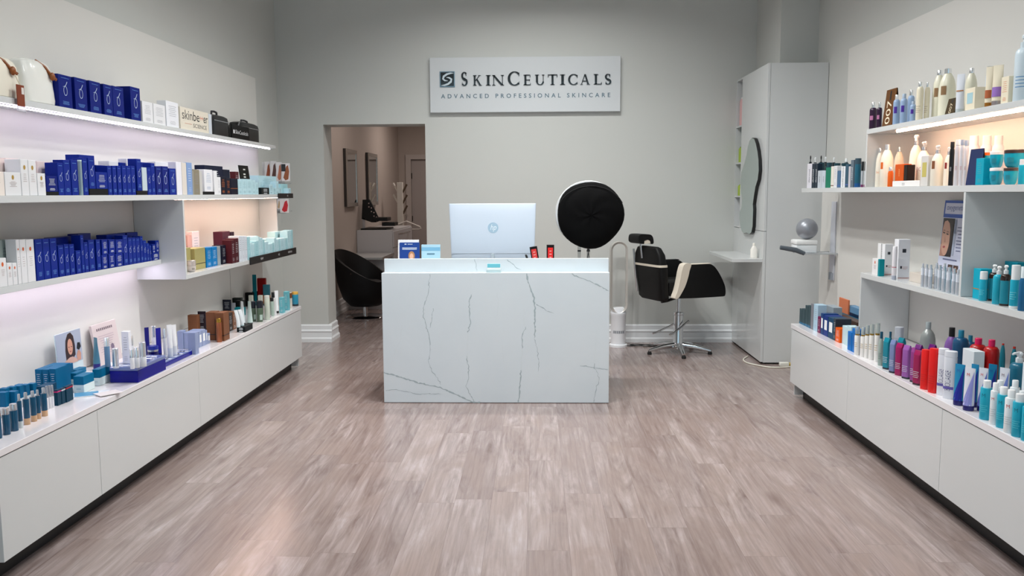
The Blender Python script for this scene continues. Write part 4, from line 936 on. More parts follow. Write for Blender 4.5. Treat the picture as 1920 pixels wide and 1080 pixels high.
# ---- top shelf: two bags, gift boxes, cartons
def tote(x0, x1, yt, yb, label, seed, tagd):
    X = -2.385; z = L1.z; Y = (Yat(x0, X, z)+Yat(x1, X, z))/2; w = abs(Yat(x0, X, z)-Yat(x1, X, z)); h = Zat(yt, X, Y)-z; X = -2.442
    o = empty('tote_bag', (X, Y, z+.0004), PI/2); r = random.Random(seed); m = MB(); n = 48; K = [(0, .46, .9), (.025, .495, .98), (.12, .51, 1.0), (.3, .49, 1.0), (.55, .475, .97), (.78, .45, .9), (.9, .41, .78), (.97, .34, .6), (1.0, .24, .4)]
    vs = []; fs = []
    for k, (t, fx, fy) in enumerate(K):
        for i in range(n):
            a = 2*PI*i/n; c, s = math.cos(a), math.sin(a); e = 3.6
            wr = 1+.035*math.sin(5*a+seed+3*t)*t+.02*math.sin(9*a+7*t+seed)
            vs.append((w*fx*math.copysign(abs(c)**(2/e), c)*wr, .072*fy*math.copysign(abs(s)**(2/e), s)*wr, h*t))
    for k in range(len(K)-1):
        for i in range(n): j = (i+1) % n; fs.append((k*n+i, k*n+j, (k+1)*n+j, (k+1)*n+i))
    fs += [tuple(range(n))[::-1], tuple((len(K)-1)*n+i for i in range(n))]
    m.add(vs, fs).build('bag_body', M((232, 226, 210) if seed < 5 else (236, 236, 230), .45 if seed < 5 else .22, name='cream_cloth', coat=.0 if seed < 5 else .6), o)
    sx = w*.16 if seed < 5 else w*.22; br = M((150, 86, 46), .5, name='tan_leather'); st = MB()
    st.tube([(sx-.05, -.03, h*.99), (sx-.02, -.058, h*.86), (sx+.005, -.072, h*.70)], [.008, .009, .008], 8); a = st.build('strap', br, o)
    kn = MB(); kn.sphere((sx+.01, -.078, h*.66), .016, .012, .02, 10, 8); kn.tube([(sx+.005, -.078, h*.66), (sx+.03, -.085, h*.58)], [.007, .004], 6); kn.tube([(sx+.01, -.078, h*.67), (sx+.045, -.08, h*.62)], [.006, .003], 6); kn.build('strap_knot', br, a)
    if tagd:
        MB().tube([(sx+.015, -.08, h*.62), (sx+.03, -.086, h*.42), (sx+.035, -.095, h*.32)], .0015, 5).build('tag_string', M((206, 190, 160), .6, name='string'), o)
        tg = MB().box(sx-.005, sx+.052, -.1, -.096, -.035, h*.33, .001).build('hang_tag', M((134, 62, 26), .45, name='brown_card'), o, smooth=False)
        flatbuild(MB().rect(sx+.028, sx+.047, .02, .05, -.1008), 'price_sticker', M((222, 216, 210), .5, name='sticker'), tg)
        MB().box(sx-.006, sx+.053, -.101, -.095, -.06, -.036, .001).build('clear_sleeve', M((214, 214, 218), .15, name='clear_plastic', trans=.5), tg, smooth=False)
    tag(o, label, 'bag')
tote(-42, 44, 102, 190, 'cream tote bag with a brown hang tag at the left edge', 2, True)
tote(49, 107, 112, 196, 'plastic-wrapped cream tote bag beside the navy gift boxes', 8, False)
for a, b, yt in ((112, 137, 141), (142.5, 165, 147), (170.5, 191, 153), (196.5, 213, 159), (213.5, 234, 163), (247, 265, 164)):
    C(L1, 'navy gift box with ring emblem', a, b, yt, NV2, 'ring', dep=.085, name='gift_box', cat='gift box', plural='navy gift boxes')
C(L1, 'short white carton with grey outlines', 268, 288, 191, WH, 'lines:g', dep=.06); C(L1, 'white carton with curved grey lines', 289, 311, 196, WH, 'lines:g', dep=.06)
C(L1, 'tall plain white carton with two dots', 313, 336, 191, (232, 233, 238), 'lines:g', dep=.06)
o = C(L1, 'wide cream carton lettered with an orange cross', 339, 392, 206, (226, 218, 202), None, dep=.07)
w_ = max(v.co.x for v in o.data.vertices)*2; h_ = max(v.co.z for v in o.data.vertices)
for s, x, z, sz, cc in (('skin', (-.44, -.09), .47, .43, (90, 88, 86)), ('be', (-.06, .16), .47, .43, (56, 54, 54)), ('+', (.18, .235), .56, .2, (214, 120, 96)), ('+', (.245, .30), .56, .2, (214, 120, 96)), ('er', (.31, .46), .47, .27, (56, 54, 54))):
    fit_text(s, M(cc, .5, name='print'), o, w_*x[0], w_*x[1], h_*z, h_*(z+sz), -.0357)
fit_text('SCIENCE', M((120, 116, 112), .5, name='print'), o, w_*-.07, w_*.42, h_*.16, h_*.34, -.0357); flatbuild(MB().rect(-w_*.36, -w_*.12, h_*.28, h_*.295, -.0357), 'rule', M((206, 120, 90), .5, name='print'), o)
C(L1, 'narrow foil-faced carton beside the cream lettered carton', 392.5, 398, 214, (206, 212, 220), None, dep=.05, rough=.2)
def vanity_bag(x0, x1, yt, ytop, label, back=0):
    X = L1.X-back; z = L1.z; Y0, Y1 = Yat(x0, X, z), Yat(x1, X, z); Y = (Y0+Y1)/2; w = abs(Y1-Y0); h = Zat(yt, X, Y)-z; hh = Zat(ytop, X, Y)-z
    o = empty('vanity_bag', (X-.055, Y, z+.0004), PI/2)
    MB().loft([(0, w*.48, .05, 6), (.006, w*.5, .055, 6), (h*.78, w*.5, .055, 6), (h*.93, w*.47, .052, 6), (h, w*.38, .04, 5)], 36).build('body', M((10, 10, 13), .35, name='black_vinyl'), o)
    MB().box(-w*.42, w*.42, -.0575, -.054, h*.70, h*.735, .0005).build('zip', M((200, 204, 208), .25, .8, name='zip_silver'), o, smooth=False)
    MB().box(w*.501, w*.508, -.02, .02, h*.1, h*.2, .001).build('side_buckle', M((190, 192, 196), .3, .8, name='buckle'), o, smooth=False)
    MB().tube([(-w*.16, 0, h*.98), (-w*.14, 0, hh*.98), (0, 0, hh), (w*.14, 0, hh*.98), (w*.16, 0, h*.98)], .008, 8).build('handle', M((40, 40, 44), .4, name='black_vinyl'), o); tag(o, label, 'bag')
vanity_bag(400, 432, 217, 209, 'black vanity bag standing beside the cream lettered carton')
vanity_bag(452, 489, 231, 226, 'black vanity bag behind the black lettered plaque', .022)
o = C(L1, 'black lettered plaque leaning before the vanity bag', 435, 468, 236, (10, 10, 12), None, dep=.008, name='plaque', cat='plaque')
w_ = max(v.co.x for v in o.data.vertices)*2; h_ = max(v.co.z for v in o.data.vertices); lm = M((222, 222, 224), .4, name='white_print')
flatbuild(MB().rect(-w_*.42, -w_*.34, h_*.36, h_*.62, -.0046), 'emblem', lm, o); fit_text('SkinCeuticals', lm, o, -w_*.3, w_*.42, h_*.36, h_*.64, -.0046)

# ---- eye-level shelf
def c2(desc, x0, x1, yt, col, art=None, **k): return C(L2, desc, x0, x1, yt, col, art, **k)
PK = (232, 214, 210)
c2('pinkish white carton', -20, 14, 297, PK, None, back=.08, dep=.07); c2('pinkish white carton', 15, 41, 297, PK, None, back=.08, dep=.07)
c2('white carton with gold emblem', -22, 10, 322, (236, 226, 218), 'dot:g', dep=.07); c2('white carton with gold emblem', 11, 41, 323, WH, 'dot:g', dep=.07)
c2('tall white carton with gold emblem', 42, 56, 299, WH, 'dot:g', dep=.07); c2('tall white carton with gold emblem', 56.5, 71, 300, WH, 'dot:g', dep=.07); c2('white carton with gold emblem', 72, 87, 325, WH, 'dot:g', dep=.07)
c2('pinkish white carton', 74, 99, 303, PK, None, back=.08, dep=.07, zb=1.5)
pl = c2('black plinth under the squat navy carton', 88.5, 112, 360, (18, 18, 20), None, dep=.07, name='display_plinth', cat='plinth'); ZP = 1.5+.017
def plz(o): return o.location.z+max(v.co.z for v in o.data.vertices)+.0003
c2('squat navy carton', 88, 109, 330, NV2, 'lines:w', dep=.06, zb=plz(pl))
RG = 'navy carton with ring emblem'
c2(RG, 100, 106, 304.5, NV, 'ring', back=.075, dep=.05); c2(RG, 109.5, 120.5, 305, NV, 'ring', dep=.06)
for a, b, t in ((122, 134.5, 300), (136, 148.5, 300)): c2('tall '+RG, a, b, t, NV, 'ring')
p, r_, h_ = spot(L2, 149, 157, 300); ct = empty('acrylic_tube', p); cl_ = M((206, 232, 236), .08, name='clear_acrylic', trans=.6)
MB().lathe([(r_, 0), (r_, h_*.96)], 20).build('tube_wall', cl_, ct); MB().lathe([(r_*1.05, h_*.96), (r_*1.05, h_)], 20).build('tube_lid', M((214, 234, 238), .15, name='pale_acrylic'), ct); reg(ct, 'clear acrylic tube between navy cartons', L2, 153, 'tube')
c2('tall '+RG, 157.5, 166.5, 297, NV, 'ring')
pl = c2('black plinth under stepped navy cartons', 168, 203.5, 354.5, (18, 18, 20), None, dep=.075, name='display_plinth', cat='plinth'); zz = plz(pl)
c2('tall '+RG, 168, 180, 296, NV, 'ring', dep=.05, zb=zz); c2('wide navy carton behind the stepped cartons', 152, 181, 291, NV, 'ring', back=.085, dep=.07)
c2('squat navy carton', 181, 202.5, 323, NV, 'lines:w', dep=.06, zb=zz); c2('wide plain navy carton', 183, 201, 310, NV, None, back=.085, dep=.06)
for a, b in ((203.8, 211.5), (213, 220.5), (222, 229.5), (231, 239), (239.5, 247.5), (248, 255.5)): c2(RG, a, b, 311, NV, 'ring', dep=.06)
c2('white-topped carton behind the row of navy cartons', 208, 225, 302.5, WH, None, back=.08, dep=.06); c2('navy carton behind the row of navy cartons', 227, 239, 305, NV, None, back=.08, dep=.06)
pl = c2('black plinth under a raised navy carton', 257, 277, 358, (18, 18, 20), None, dep=.07, name='display_plinth', cat='plinth'); zz = plz(pl)
c2('tall '+RG, 258.5, 267, 298, NV, 'ring', dep=.05, zb=zz); c2('clear pale carton on the black plinth', 268, 277, 314, (190, 204, 212), None, dep=.05, zb=zz, rough=.15); c2('white carton behind the raised navy carton', 241, 257.5, 298, WH, None, back=.08, dep=.05)
c2(RG, 278, 285, 314, NV, 'ring'); c2('wide plain navy carton', 268, 290, 305, NV, None, back=.08); c2('tall '+RG, 285.5, 292.5, 306, NV, 'ring'); c2('dark navy carton with two emblems', 294, 305, 312, NV2, 'ring'); c2('dark navy carton with two emblems', 306, 317.5, 312, NV2, 'ring'); c2(RG, 319, 331.5, 316, NV, 'ring')
c2('wide white carton', 294, 318, 304, WH, None, back=.08); c2('wide white carton', 319, 331, 304, WH, None, back=.08)
c2('white carton with a small blue flower', 332.5, 342.5, 304, (230, 228, 236), None); c2('plain cream carton', 343, 351.5, 305, (218, 210, 202), None); c2('pale blue carton', 352, 362, 305, (156, 182, 226), 'lines:w'); c2('grey green carton', 364, 366.5, 319, (150, 148, 140), None); c2('olive grey carton', 367, 378, 318, (138, 130, 112), 'lines:g')
c2('crinkled silver pouch', 378.5, 383.5, 321, (196, 194, 190), None, rough=.2, name='foil_pouch', cat='pouch')
pl = c2('black plinth under a white carton', 377, 399.5, 359.5, (18, 18, 20), None, dep=.06, name='display_plinth', cat='plinth')
c2('white carton on the black plinth', 384, 399.5, 318, (230, 230, 234), 'lines:b', zb=plz(pl)); c2('plain white carton', 400, 406, 320, WH, None); c2('plain white carton', 407, 413.5, 332, WH, 'lines:g')
DK = (20, 22, 38)
c2('wide dark carton on top at the back', 387, 421, 311, (22, 28, 52), 'lines:w', back=.085, dep=.07)
c2('black carton with copper print', 414.5, 424, 331, DK, 'lines:o'); c2('black carton with copper print', 424.5, 433, 334, DK, 'lines:o'); c2('black carton with copper print', 433.5, 446.5, 335, DK, 'band:150,90,50:.36:.4')
c2('tall black carton', 418, 431, 318, (18, 24, 44), None, back=.085); c2('small maroon carton', 442, 449, 322, (84, 34, 38), 'lines:w', back=.085, dep=.04)
o = c2('black tent sign with white lettering', 454, 471, 310, (16, 18, 16), None, back=.09, dep=.008, name='tent_sign', cat='sign'); o.rotation_euler = (-.12, 0, PI/2); o.location.x += .01
m = MB(); w_ = .1; zt_ = max(v.co.z for v in o.data.vertices); bars(m, 0, zt_*.88, .08, 1, .01, -.0048, .010, 1); bars(m, -.01, zt_*.72, .05, 2, .022, -.0048, .011, 2); flatbuild(m, 'sign_lettering', M((214, 214, 208), .5, name='white_print'), o)
for a, b, t in ((447.5, 454.5, 336), (455, 463, 336), (463.5, 473, 336), (473.5, 479.5, 338), (480, 485, 342)): c2('aqua carton', a, b, t, AQ, 'lines:a')
Bt(L2, 'small dropper bottle with a black cap', 485.2, 490, 345, back=.01, col=(176, 204, 206), cap=(14, 14, 16), cap_h=.25, cap_r=.95, sh='flat')
c2('dark wedge sign before aqua cartons', 490.5, 505, 352, (26, 34, 34), 'lines:w', dep=.03, name='label_holder', cat='label holder')
c2('aqua carton', 487, 494, 338, AQ, 'lines:a', back=.06); c2('large aqua carton', 495, 528, 330, AQ, 'lines:a', back=.06, dep=.08); c2('aqua carton', 505.5, 512, 346, AQ, 'lines:a'); c2('short aqua carton', 512.5, 517.5, 352, AQ, 'lines:a'); c2('aqua carton', 518, 523, 340, AQ, 'lines:a')
c2('short aqua carton', 523.5, 528, 352, AQ, 'lines:a'); c2('aqua carton', 528.6, 541, 345, (164, 208, 214), 'lines:a', back=.045); c2('short aqua carton', 541.5, 545.5, 353, AQ, 'lines:a')
def label_strip(row, x0, x1, y0, y1, words, label):
    X = row.X+.020; z = row.z; Y0, Y1 = Yat(x0, X, z), Yat(x1, X, z); zt, zb = Zat(y0, X, Y0), Zat(y1, X, Y0); Yc = (Y0+Y1)/2; w = abs(Y1-Y0)
    o = MB().box(-w/2, w/2, -.004, .004, -(zt-zb), 0, .0008).build('shelf_label_strip', M((12, 12, 14), .4, name='black_plastic'), loc=(X-.0015, Yc, zt), rz=PI/2, smooth=False)
    for s, f, sc in words: text(s, (zt-zb)*.42, M((214, 214, 214), .5, name='white_print'), o, 'lettering', (w*f, -.0047, -(zt-zb)*.5), sx=sc)
    tag(o, label, 'label strip')
label_strip(L2, 522, 549, 362.5, 372, [('AGE', .1, .9)], 'short black label strip on the end of the left eye-level shelf')
# leaflet rack by the corner
rk = empty('leaflet_rack', (-2.40, 8.08, 1.32)); wr = M((188, 190, 192), .3, .7, name='rack_wire')
MB().box(-.17, .0, .04, .046, .0, .44, .001).build('back_plate', M((214, 218, 222), .2, name='clear_acrylic', trans=.3), rk, smooth=False)
for z in (.02, .28): MB().box(-.17, .06, -.03, .045, z, z+.006, .001).build('pocket_floor', wr, rk, smooth=False)
tag(rk, 'wall leaflet rack in the left corner past the shelf end', 'rack')
for i, (x0, x1, y0, y1, pic, tg_) in enumerate(((487, 496, 304, 345, (232, 230, 230), 'white leaflet'), (496.5, 507, 303, 340, (150, 80, 52), 'leaflet with brown hair'), (507.5, 518, 302, 340, (92, 60, 52), 'leaflet with a dark picture'), (518.5, 528, 304, 340, (190, 120, 90), 'leaflet with bare shoulders'), (528.5, 543, 306, 340, (150, 84, 48), 'leaflet with long auburn hair'),
        (520, 525, 374, 392, (190, 160, 120), 'narrow beige leaflet'), (525.5, 541, 373, 399, (196, 40, 52), 'white leaflet with a red figure'))):
    Y = 8.02 - .012*i if i < 5 else 8.02; a, b = on(1, Y, x0, y1), on(1, Y, x1, y0); w, h = b.x-a.x, b.z-a.z
    o = MB().box(-w/2, w/2, -.002, .002, 0, h, .0004).build('leaflet', M((226, 222, 222), .45, name='paper'), loc=((a.x+b.x)/2, Y, a.z), smooth=False)
    m = MB(); q = [(-.3, .2), (-.05, .05), (.3, .12), (.42, .55), (.3, .9), (.05, .8), (-.1, .5)] if i else [(-.3, .6), (.3, .6), (.3, .64), (-.3, .64)]
    m.flat([(w*u, h*v) for u, v in q], -.0026); flatbuild(m, 'picture', M(pic, .5, name='print'), o)
    if i == 4:
        m = MB(); m.rect(-w*.5, w*.0, h*.55, h*.95, -.003); flatbuild(m, 'dark_panel', M((26, 30, 32), .5, name='print'), o)
    tag(o, tg_+' in the leaflet rack at the left corner', 'leaflet')

# ---- lower shelf
def c3(desc, x0, x1, yt, col=NV, art='ring', **k): return C(L3, desc, x0, x1, yt, col, art, **k)
c3('short white carton with orange dot', -14, -.5, 486, WH, 'dot', dep=.05); c3('short white carton with orange dot', 0, 15, 484, WH, 'dot', dep=.05)
c3('small white carton with orange dots', 15.5, 25, 493, WH, 'dot', dep=.05); c3('small white carton with orange dots', 25.5, 34, 493, WH, 'dot', dep=.05)
c3('pale green carton at the back', 3, 27, 450, (184, 200, 196), 'lines:g', back=.065, dep=.06)
for a, b in ((35, 41.5), (42, 53), (53.5, 68)): c3('tall white carton with orange dot', a, b, 449, WH, 'dot', dep=.05)
for a, b, t in ((70, 83.5, 449), (84, 96.5, 448), (97.5, 110, 447)): c3('tall navy carton with ring emblem', a, b, t)
c3('wide dark navy carton at the back', 108, 149, 444, NV2, None, back=.065, dep=.06)
for a, b, t in ((112, 122.5, 460), (123.5, 132, 458), (133, 142, 458)): c3('short navy carton with ring emblem', a, b, t)
c3('white-edged navy carton', 144.5, 153.5, 470, NV, 'ring'); c3('tall navy carton with ring emblem', 154.5, 160, 441); c3('short navy carton with ring emblem', 160.5, 167.5, 454); c3('tall navy carton with ring emblem', 168.5, 179.5, 450)
c3('upright navy carton at the back', 151, 174, 438, NV2, None, back=.065, dep=.06); c3('white-edged navy carton', 183, 190.5, 449)
for a, b in ((192, 203), (205, 216.5), (218, 231.5)):
    o = C(L3, 'lower stacked navy carton', a, b, 475.5 if a > 195 else 478, NV, 'lines:w'); C(L3, 'upper stacked navy carton', a, b, 449, NV, 'lines:w', zb=plz(o))
c3('wide plain navy carton at the back', 203, 238, 439, NV, None, back=.065, dep=.06); c3('tall navy carton with ring emblem', 233, 241.5, 441)
for a, b in ((242.5, 249.5), (250, 256.5), (257, 264)): c3('navy carton with ring emblem', a, b, 445.5)
c3('dark navy carton standing highest', 241, 261, 436, NV2, None, back=.065, dep=.06)
for a, b, t in ((264.8, 269.8, 443), (270.2, 275.8, 451), (276.2, 281, 456), (281.4, 285, 460)): c3('stepped navy carton with ring emblem', a, b, t)
o = C(L3, 'lower stacked navy carton', 286, 299, 474, NV, 'lines:w'); C(L3, 'upper stacked navy carton', 286, 292, 458, NV, 'lines:w', zb=plz(o)); C(L3, 'tall upper stacked navy carton', 292.5, 299, 451, NV, 'lines:w', zb=plz(o))

# ---- niche
def c4(desc, x0, x1, yt, col, art=None, **k): return C(L4, desc, x0, x1, yt, col, art, **k)
GD = (160, 152, 100)
c4('gold carton with a black line', 350, 365.5, 465, GD, 'band:24,24,20:.26:.285', dep=.08, back=.055); c4('gold carton with a black line', 366.5, 386, 465, GD, 'band:24,24,20:.26:.285', dep=.08, back=.055)
c4('blue-fronted carton', 388, 398, 464, (60, 134, 196), 'lines:w', dep=.07, back=.05); c4('blue-fronted carton', 398.5, 408, 463, (60, 134, 196), 'lines:w', dep=.07, back=.05); c4('slim grey carton', 409, 415, 462, (140, 150, 156), None, dep=.07, back=.05)
for a, b in ((416.5, 424), (424.5, 435)): c4('black carton with white print', a, b, 460, (16, 20, 36), 'lines:w', dep=.07, back=.04)
c4('maroon carton', 435.5, 441, 450, (72, 26, 34), 'lines:w', dep=.07); c4('maroon carton', 441.5, 448.5, 447, (72, 26, 34), 'lines:w', dep=.07)
c4('dark maroon carton standing at the back', 419, 433, 434, (84, 40, 54), None, back=.12, dep=.07); c4('dark maroon carton standing at the back', 434, 441, 435, (50, 26, 38), None, back=.12, dep=.07)
Bt(L4, 'small silver jar before the gold cartons', 350, 368, 488, 510, kind=jar, cat='jar', col=(196, 190, 186), lid=(216, 206, 200), lid_h=.5, lidm=.6)
pk = C(L4, 'pale pink acrylic block behind the gold cartons', 354, 362, 441, (214, 168, 160), None, back=.16, dep=.03, rough=.15, name='acrylic_block', cat='block'); c4('white carton with a grey line behind gold cartons', 363, 376, 434, (230, 214, 212), 'lines:g', back=.16, dep=.05)
for a, b in ((449.5, 454), (454.4, 459.5), (460, 464.5)): c4('pearly white carton', a, b, 442.5, (206, 212, 220), 'lines:g', dep=.08)
for i, (a, b, t, bk) in enumerate(((465.5, 470, 444, 0), (470.4, 474, 455, 0), (474.4, 478, 457, 0), (478.4, 485.5, 452, 0), (486, 488.5, 444, 0), (488.9, 493.5, 446, 0), (494, 496.8, 449, 0), (497.8, 504, 453, 0), (504.5, 511, 457, 0), (511.5, 514.5, 455, 0), (515, 519.5, 446, 0), (520, 523, 449, 0), (523.4, 526, 448, 0), (526.4, 533, 447, 0), (533.4, 536, 446, 0), (536.4, 539.5, 446, 0),
        (540, 543, 433, 0), (543.4, 546.5, 432, 0), (546.9, 550, 431, 0), (471, 485, 443, .09), (499, 514, 447, .09), (524, 538, 433, .09))):
    c4('tall aqua carton' if t < 434 else ('wide pale aqua carton' if bk else 'aqua carton'), a, b, t, (196, 226, 228) if bk else (AQ if i % 3 else (164, 206, 214)), 'lines:a', back=bk, dep=.07)
label_strip(L4, 469, 555, 483, 497, [('PREVENT', -.28, .7), ('AGE', .08, .8), ('PIGMENTATION', .34, .7)], 'long black label strip along the niche shelf edge')

# ---- counter: teal make-up
def P5(x, y, z=.543): return on(2, z, x, y)
def CB(row, desc, x0, x1, yt, yb, dep, col, art=None, zb=None, name='carton', cat='carton', rough=.42, rot=0.0, mat=None, dx=0):
    # carton whose near face (towards the door) spans x0..x1 with its foot at yb
    z = row.z if zb is None else zb; a, b = on(2, z, x0, yb), on(2, z, x1, yb); Y = (a.y+b.y)/2; w = abs(b.x-a.x)-.0012; X = (a.x+b.x)/2; h = Zat(yt, X, Y)-z
    o = carton((X, Y+dep/2, z+.0003), rot, w, dep, h, col, art, name, rough, mat); return reg(o, desc, row, (x0+x1)/2, cat)
FC = (222, 184, 150)
for a, b, t, bt, cap, bs, d in ((-8, 5, 768, 823, (150, 90, 60), None, 'teal bottle with copper cap cut by the left edge'), (5.5, 21, 765, 816, (200, 200, 205), None, 'stout dark teal bottle with silver cap'), (19.5, 36, 757, 809, (200, 200, 205), None, 'stout dark teal bottle with silver cap'),
        (34.5, 44, 739, 803, (205, 205, 210), (196, 204, 204), 'slim teal bottle with clear foot'), (45, 58, 736, 797, (205, 205, 210), FC, 'teal foundation bottle with beige foot'), (58, 70.5, 733, 791, (205, 205, 210), FC, 'teal foundation bottle with beige foot'), (68.5, 78, 731, 786, (205, 205, 210), FC, 'teal foundation bottle with beige foot'), (78, 90.5, 727, 781, (205, 205, 210), FC, 'teal foundation bottle with beige foot')):
    Bt(L5, d, a, b, t, bt, col=TL, cap=cap, capm=.85, cap_h=.24 if bs is None else .2, cap_r=.92 if bs is None else .55, sh='flat', base=bs, base_h=.2, rough=.2)
for a, b, t, bt in ((87, 92.5, 724, 768), (92.5, 97.5, 723, 766), (97.5, 102.5, 722, 764)): Bt(L5, 'silver and white tube', a, b, t, bt, cat='tube', col=(226, 226, 230), cap=(196, 196, 202), capm=.8, cap_h=.5, cap_r=.97, sh='flat', name='cosmetic_tube')
for i, (a, b, t, bt) in enumerate(((103, 111, 731, 760.5), (111.5, 117.5, 729, 758), (118, 124.5, 726, 755.5), (125, 131.5, 723, 752))): CB(L5, 'small dark teal carton with coloured end', a, b, t, bt, .03, (8, 62, 84), 'band:%s:.84:.92' % ('200,60,120', '200,196,200', '176,40,50', '190,40,80')[i])
for a, b, t, bt, dd in ((68, 81, 693, 742, .10), (81.5, 94.5, 693, 743.5, .10), (95, 107.5, 692, 745, .10)): CB(L5, 'tall arch-topped teal carton', a, b, t, bt, dd, TC, 'lines:w')
CB(L5, 'tall teal carton behind the arch-topped cartons', 84, 116, 687, 731.5, .09, TC, None); CB(L5, 'tall teal carton farthest in the block', 94, 123.5, 686, 723, .08, TC, None)
for a, b, t, bt in ((-2, 14, 736, 783), (15, 30, 735, 780), (0, 14, 729, 772), (14.5, 27, 726, 768), (28, 40, 724, 764), (29, 39, 722, 757), (40, 51, 722, 758), (52, 64, 720, 754)): CB(L5, 'teal and white carton in the corner cluster', a, b, t, bt, .03, TC, 'split:210,216,216:.42')
CB(L5, 'low dark teal tray behind the foundation bottles', 70, 88, 725, 762, .09, (8, 74, 104), None, name='display_tray', cat='tray')
for a, b, t, bt, dd, d in ((138.5, 158, 706, 737, .10, 'teal and white jar carton nearest the leaflets'), (174.5, 188, 693, 723.5, .12, 'teal and white jar carton beside the navy tray'), (131, 144, 700, 722, .08, 'teal and white jar carton behind the nearest one'), (132, 146, 694, 712, .09, 'teal and white jar carton farthest back')):
    CB(L5, d, a, b, t, bt, dd, (12, 116, 154), 'split:214,228,228:.48')
lf = MB().box(-.08, .08, -.05, .05, 0, .003, .0006).build('leaflet', M((214, 222, 228), .35, name='paper'), loc=(0, 0, 0), rz=.5, smooth=False); p = P5(172, 739); lf.location = (p.x, p.y, .5434); flatbuild(MB().add([(-.075, -.045, .0034), (.03, -.045, .0034), (.03, .045, .0034), (-.075, .045, .0034)], [(0, 1, 2, 3)]), 'picture', M((70, 140, 180), .4, name='print'), lf); reg(lf, 'leaflet with a blue picture lying before the jar cartons', L5, 172, 'leaflet')
lf = MB().box(-.055, .055, -.04, .04, 0, .003, .0006).build('leaflet', M((222, 214, 212), .35, name='paper'), rz=.9, smooth=False); p = P5(203, 739); lf.location = (p.x, p.y, .5470); reg(lf, 'pale leaflet lying nearer the navy tray', L5, 200, 'leaflet')
# photo card
def photo_card():
    X = -2.46; a, b = on(0, X, 110, 690), on(0, X, 153, 620); Y = (a.y+b.y)/2; w = abs(b.y-a.y); h = Zat(622, X, Y)-.543
    root = empty('photo_card', (X, Y, .5434), PI/2); root.rotation_euler = (-.04, 0, PI/2)
    MB().box(-w/2, w/2, 0, .006, 0, h, .0006).build('acrylic_holder', M((206, 222, 226), .12, name='clear_acrylic'), root, smooth=False); y = -.0008
    def fl(nm, pts, col, dy=0): flatbuild(MB().flat([(w*u, h*v) for u, v in pts], y-dy), nm, M(col, .35, name='print'), root)
    fl('photo_background', [(-.5, .30), (.5, .30), (.5, 1), (-.5, 1)], (166, 174, 190)); fl('caption_panel', [(-.5, 0), (.5, 0), (.5, .29), (-.5, .29)], (200, 216, 220))
    fl('printed_hair', [(-.16, .40), (-.17, .6), (-.13, .82), (-.03, .95), (.09, .97), (.19, .88), (.23, .66), (.22, .46), (.05, .36)], (50, 30, 26), .0004); fl('printed_shoulders', [(-.34, .30), (.3, .30), (.24, .38), (.10, .44), (-.02, .44), (-.22, .38)], (206, 166, 150), .0006)
    fl('printed_face', [(.03+.105*math.cos(a), .665+.175*math.sin(a)) for a in [2*PI*i/18 for i in range(18)]], (206, 152, 128), .0008); fl('printed_brush', [(.28, .58), (.38, .54), (.46, .60), (.43, .70), (.33, .71)], (20, 22, 24), .001); fl('printed_hand', [(.27, .32), (.42, .32), (.44, .46), (.38, .54), (.31, .53), (.26, .44)], (198, 146, 124), .0012)
    for u in (-.02, .08): fl('printed_eye', [(u-.03, .66), (u, .675), (u+.03, .66), (u, .652)], (40, 26, 26), .0012)
    fl('printed_mouth', [(-.015, .565), (.03, .575), (.075, .565), (.03, .55)], (150, 60, 64), .0012)
    m = MB(); bars(m, .1*w, h*.16, w*.5, 2, h*.05, y-.0004, h*.018, 3); flatbuild(m, 'caption', M((90, 110, 118), .5, name='print'), root)
    reg(root, 'photo card of a dark-haired woman holding a brush', L5, 130, 'photo card')
photo_card()
def beige_poster():
    X = -2.455; a, b = on(0, X, 186, 690), on(0, X, 226, 600); Y = (a.y+b.y)/2; w = abs(b.y-a.y); h = Zat(604, X, Y)-.543
    root = empty('counter_poster', (X, Y, .5434)); root.rotation_euler = (-.14, 0, PI/2); y = -.0008
    MB().box(-w/2, w/2, 0, .014, 0, h, .001).build('board', M((206, 192, 190), .5, name='beige_card'), root, smooth=False)
    t = text('DERM  +  TRACT', h*.085, M((110, 96, 104), .5, name='print'), root, 'heading', (0, y, h*.86), sx=.66)
    bpy.data.objects.remove(t); m = MB()
    for i in range(9): m.rect(w*(-.34+.075*i), w*(-.34+.075*i+.05), h*.83, h*.89, y)
    flatbuild(m, 'heading', M((112, 98, 104), .5, name='print'), root)
    m = MB(); bars(m, 0, h*.7, w*.7, 9, h*.055, y, h*.012, 6); flatbuild(m, 'print', M((176, 156, 166), .5, name='print'), root)
    m = MB(); m.flat([(w*(.18+.07*math.cos(a)), h*(.36+.09*math.sin(a))) for a in [2*PI*i/12 for i in range(12)]], y-.0004); m.flat([(w*(-.15+.09*math.cos(a)), h*(.12+.06*math.sin(a))) for a in [2*PI*i/12 for i in range(12)]], y-.0004); flatbuild(m, 'printed_picture', M((120, 104, 124), .5, name='print'), root)
    reg(root, 'beige poster leaning on the wall behind silver tubes', L5, 205, 'poster')
beige_poster()
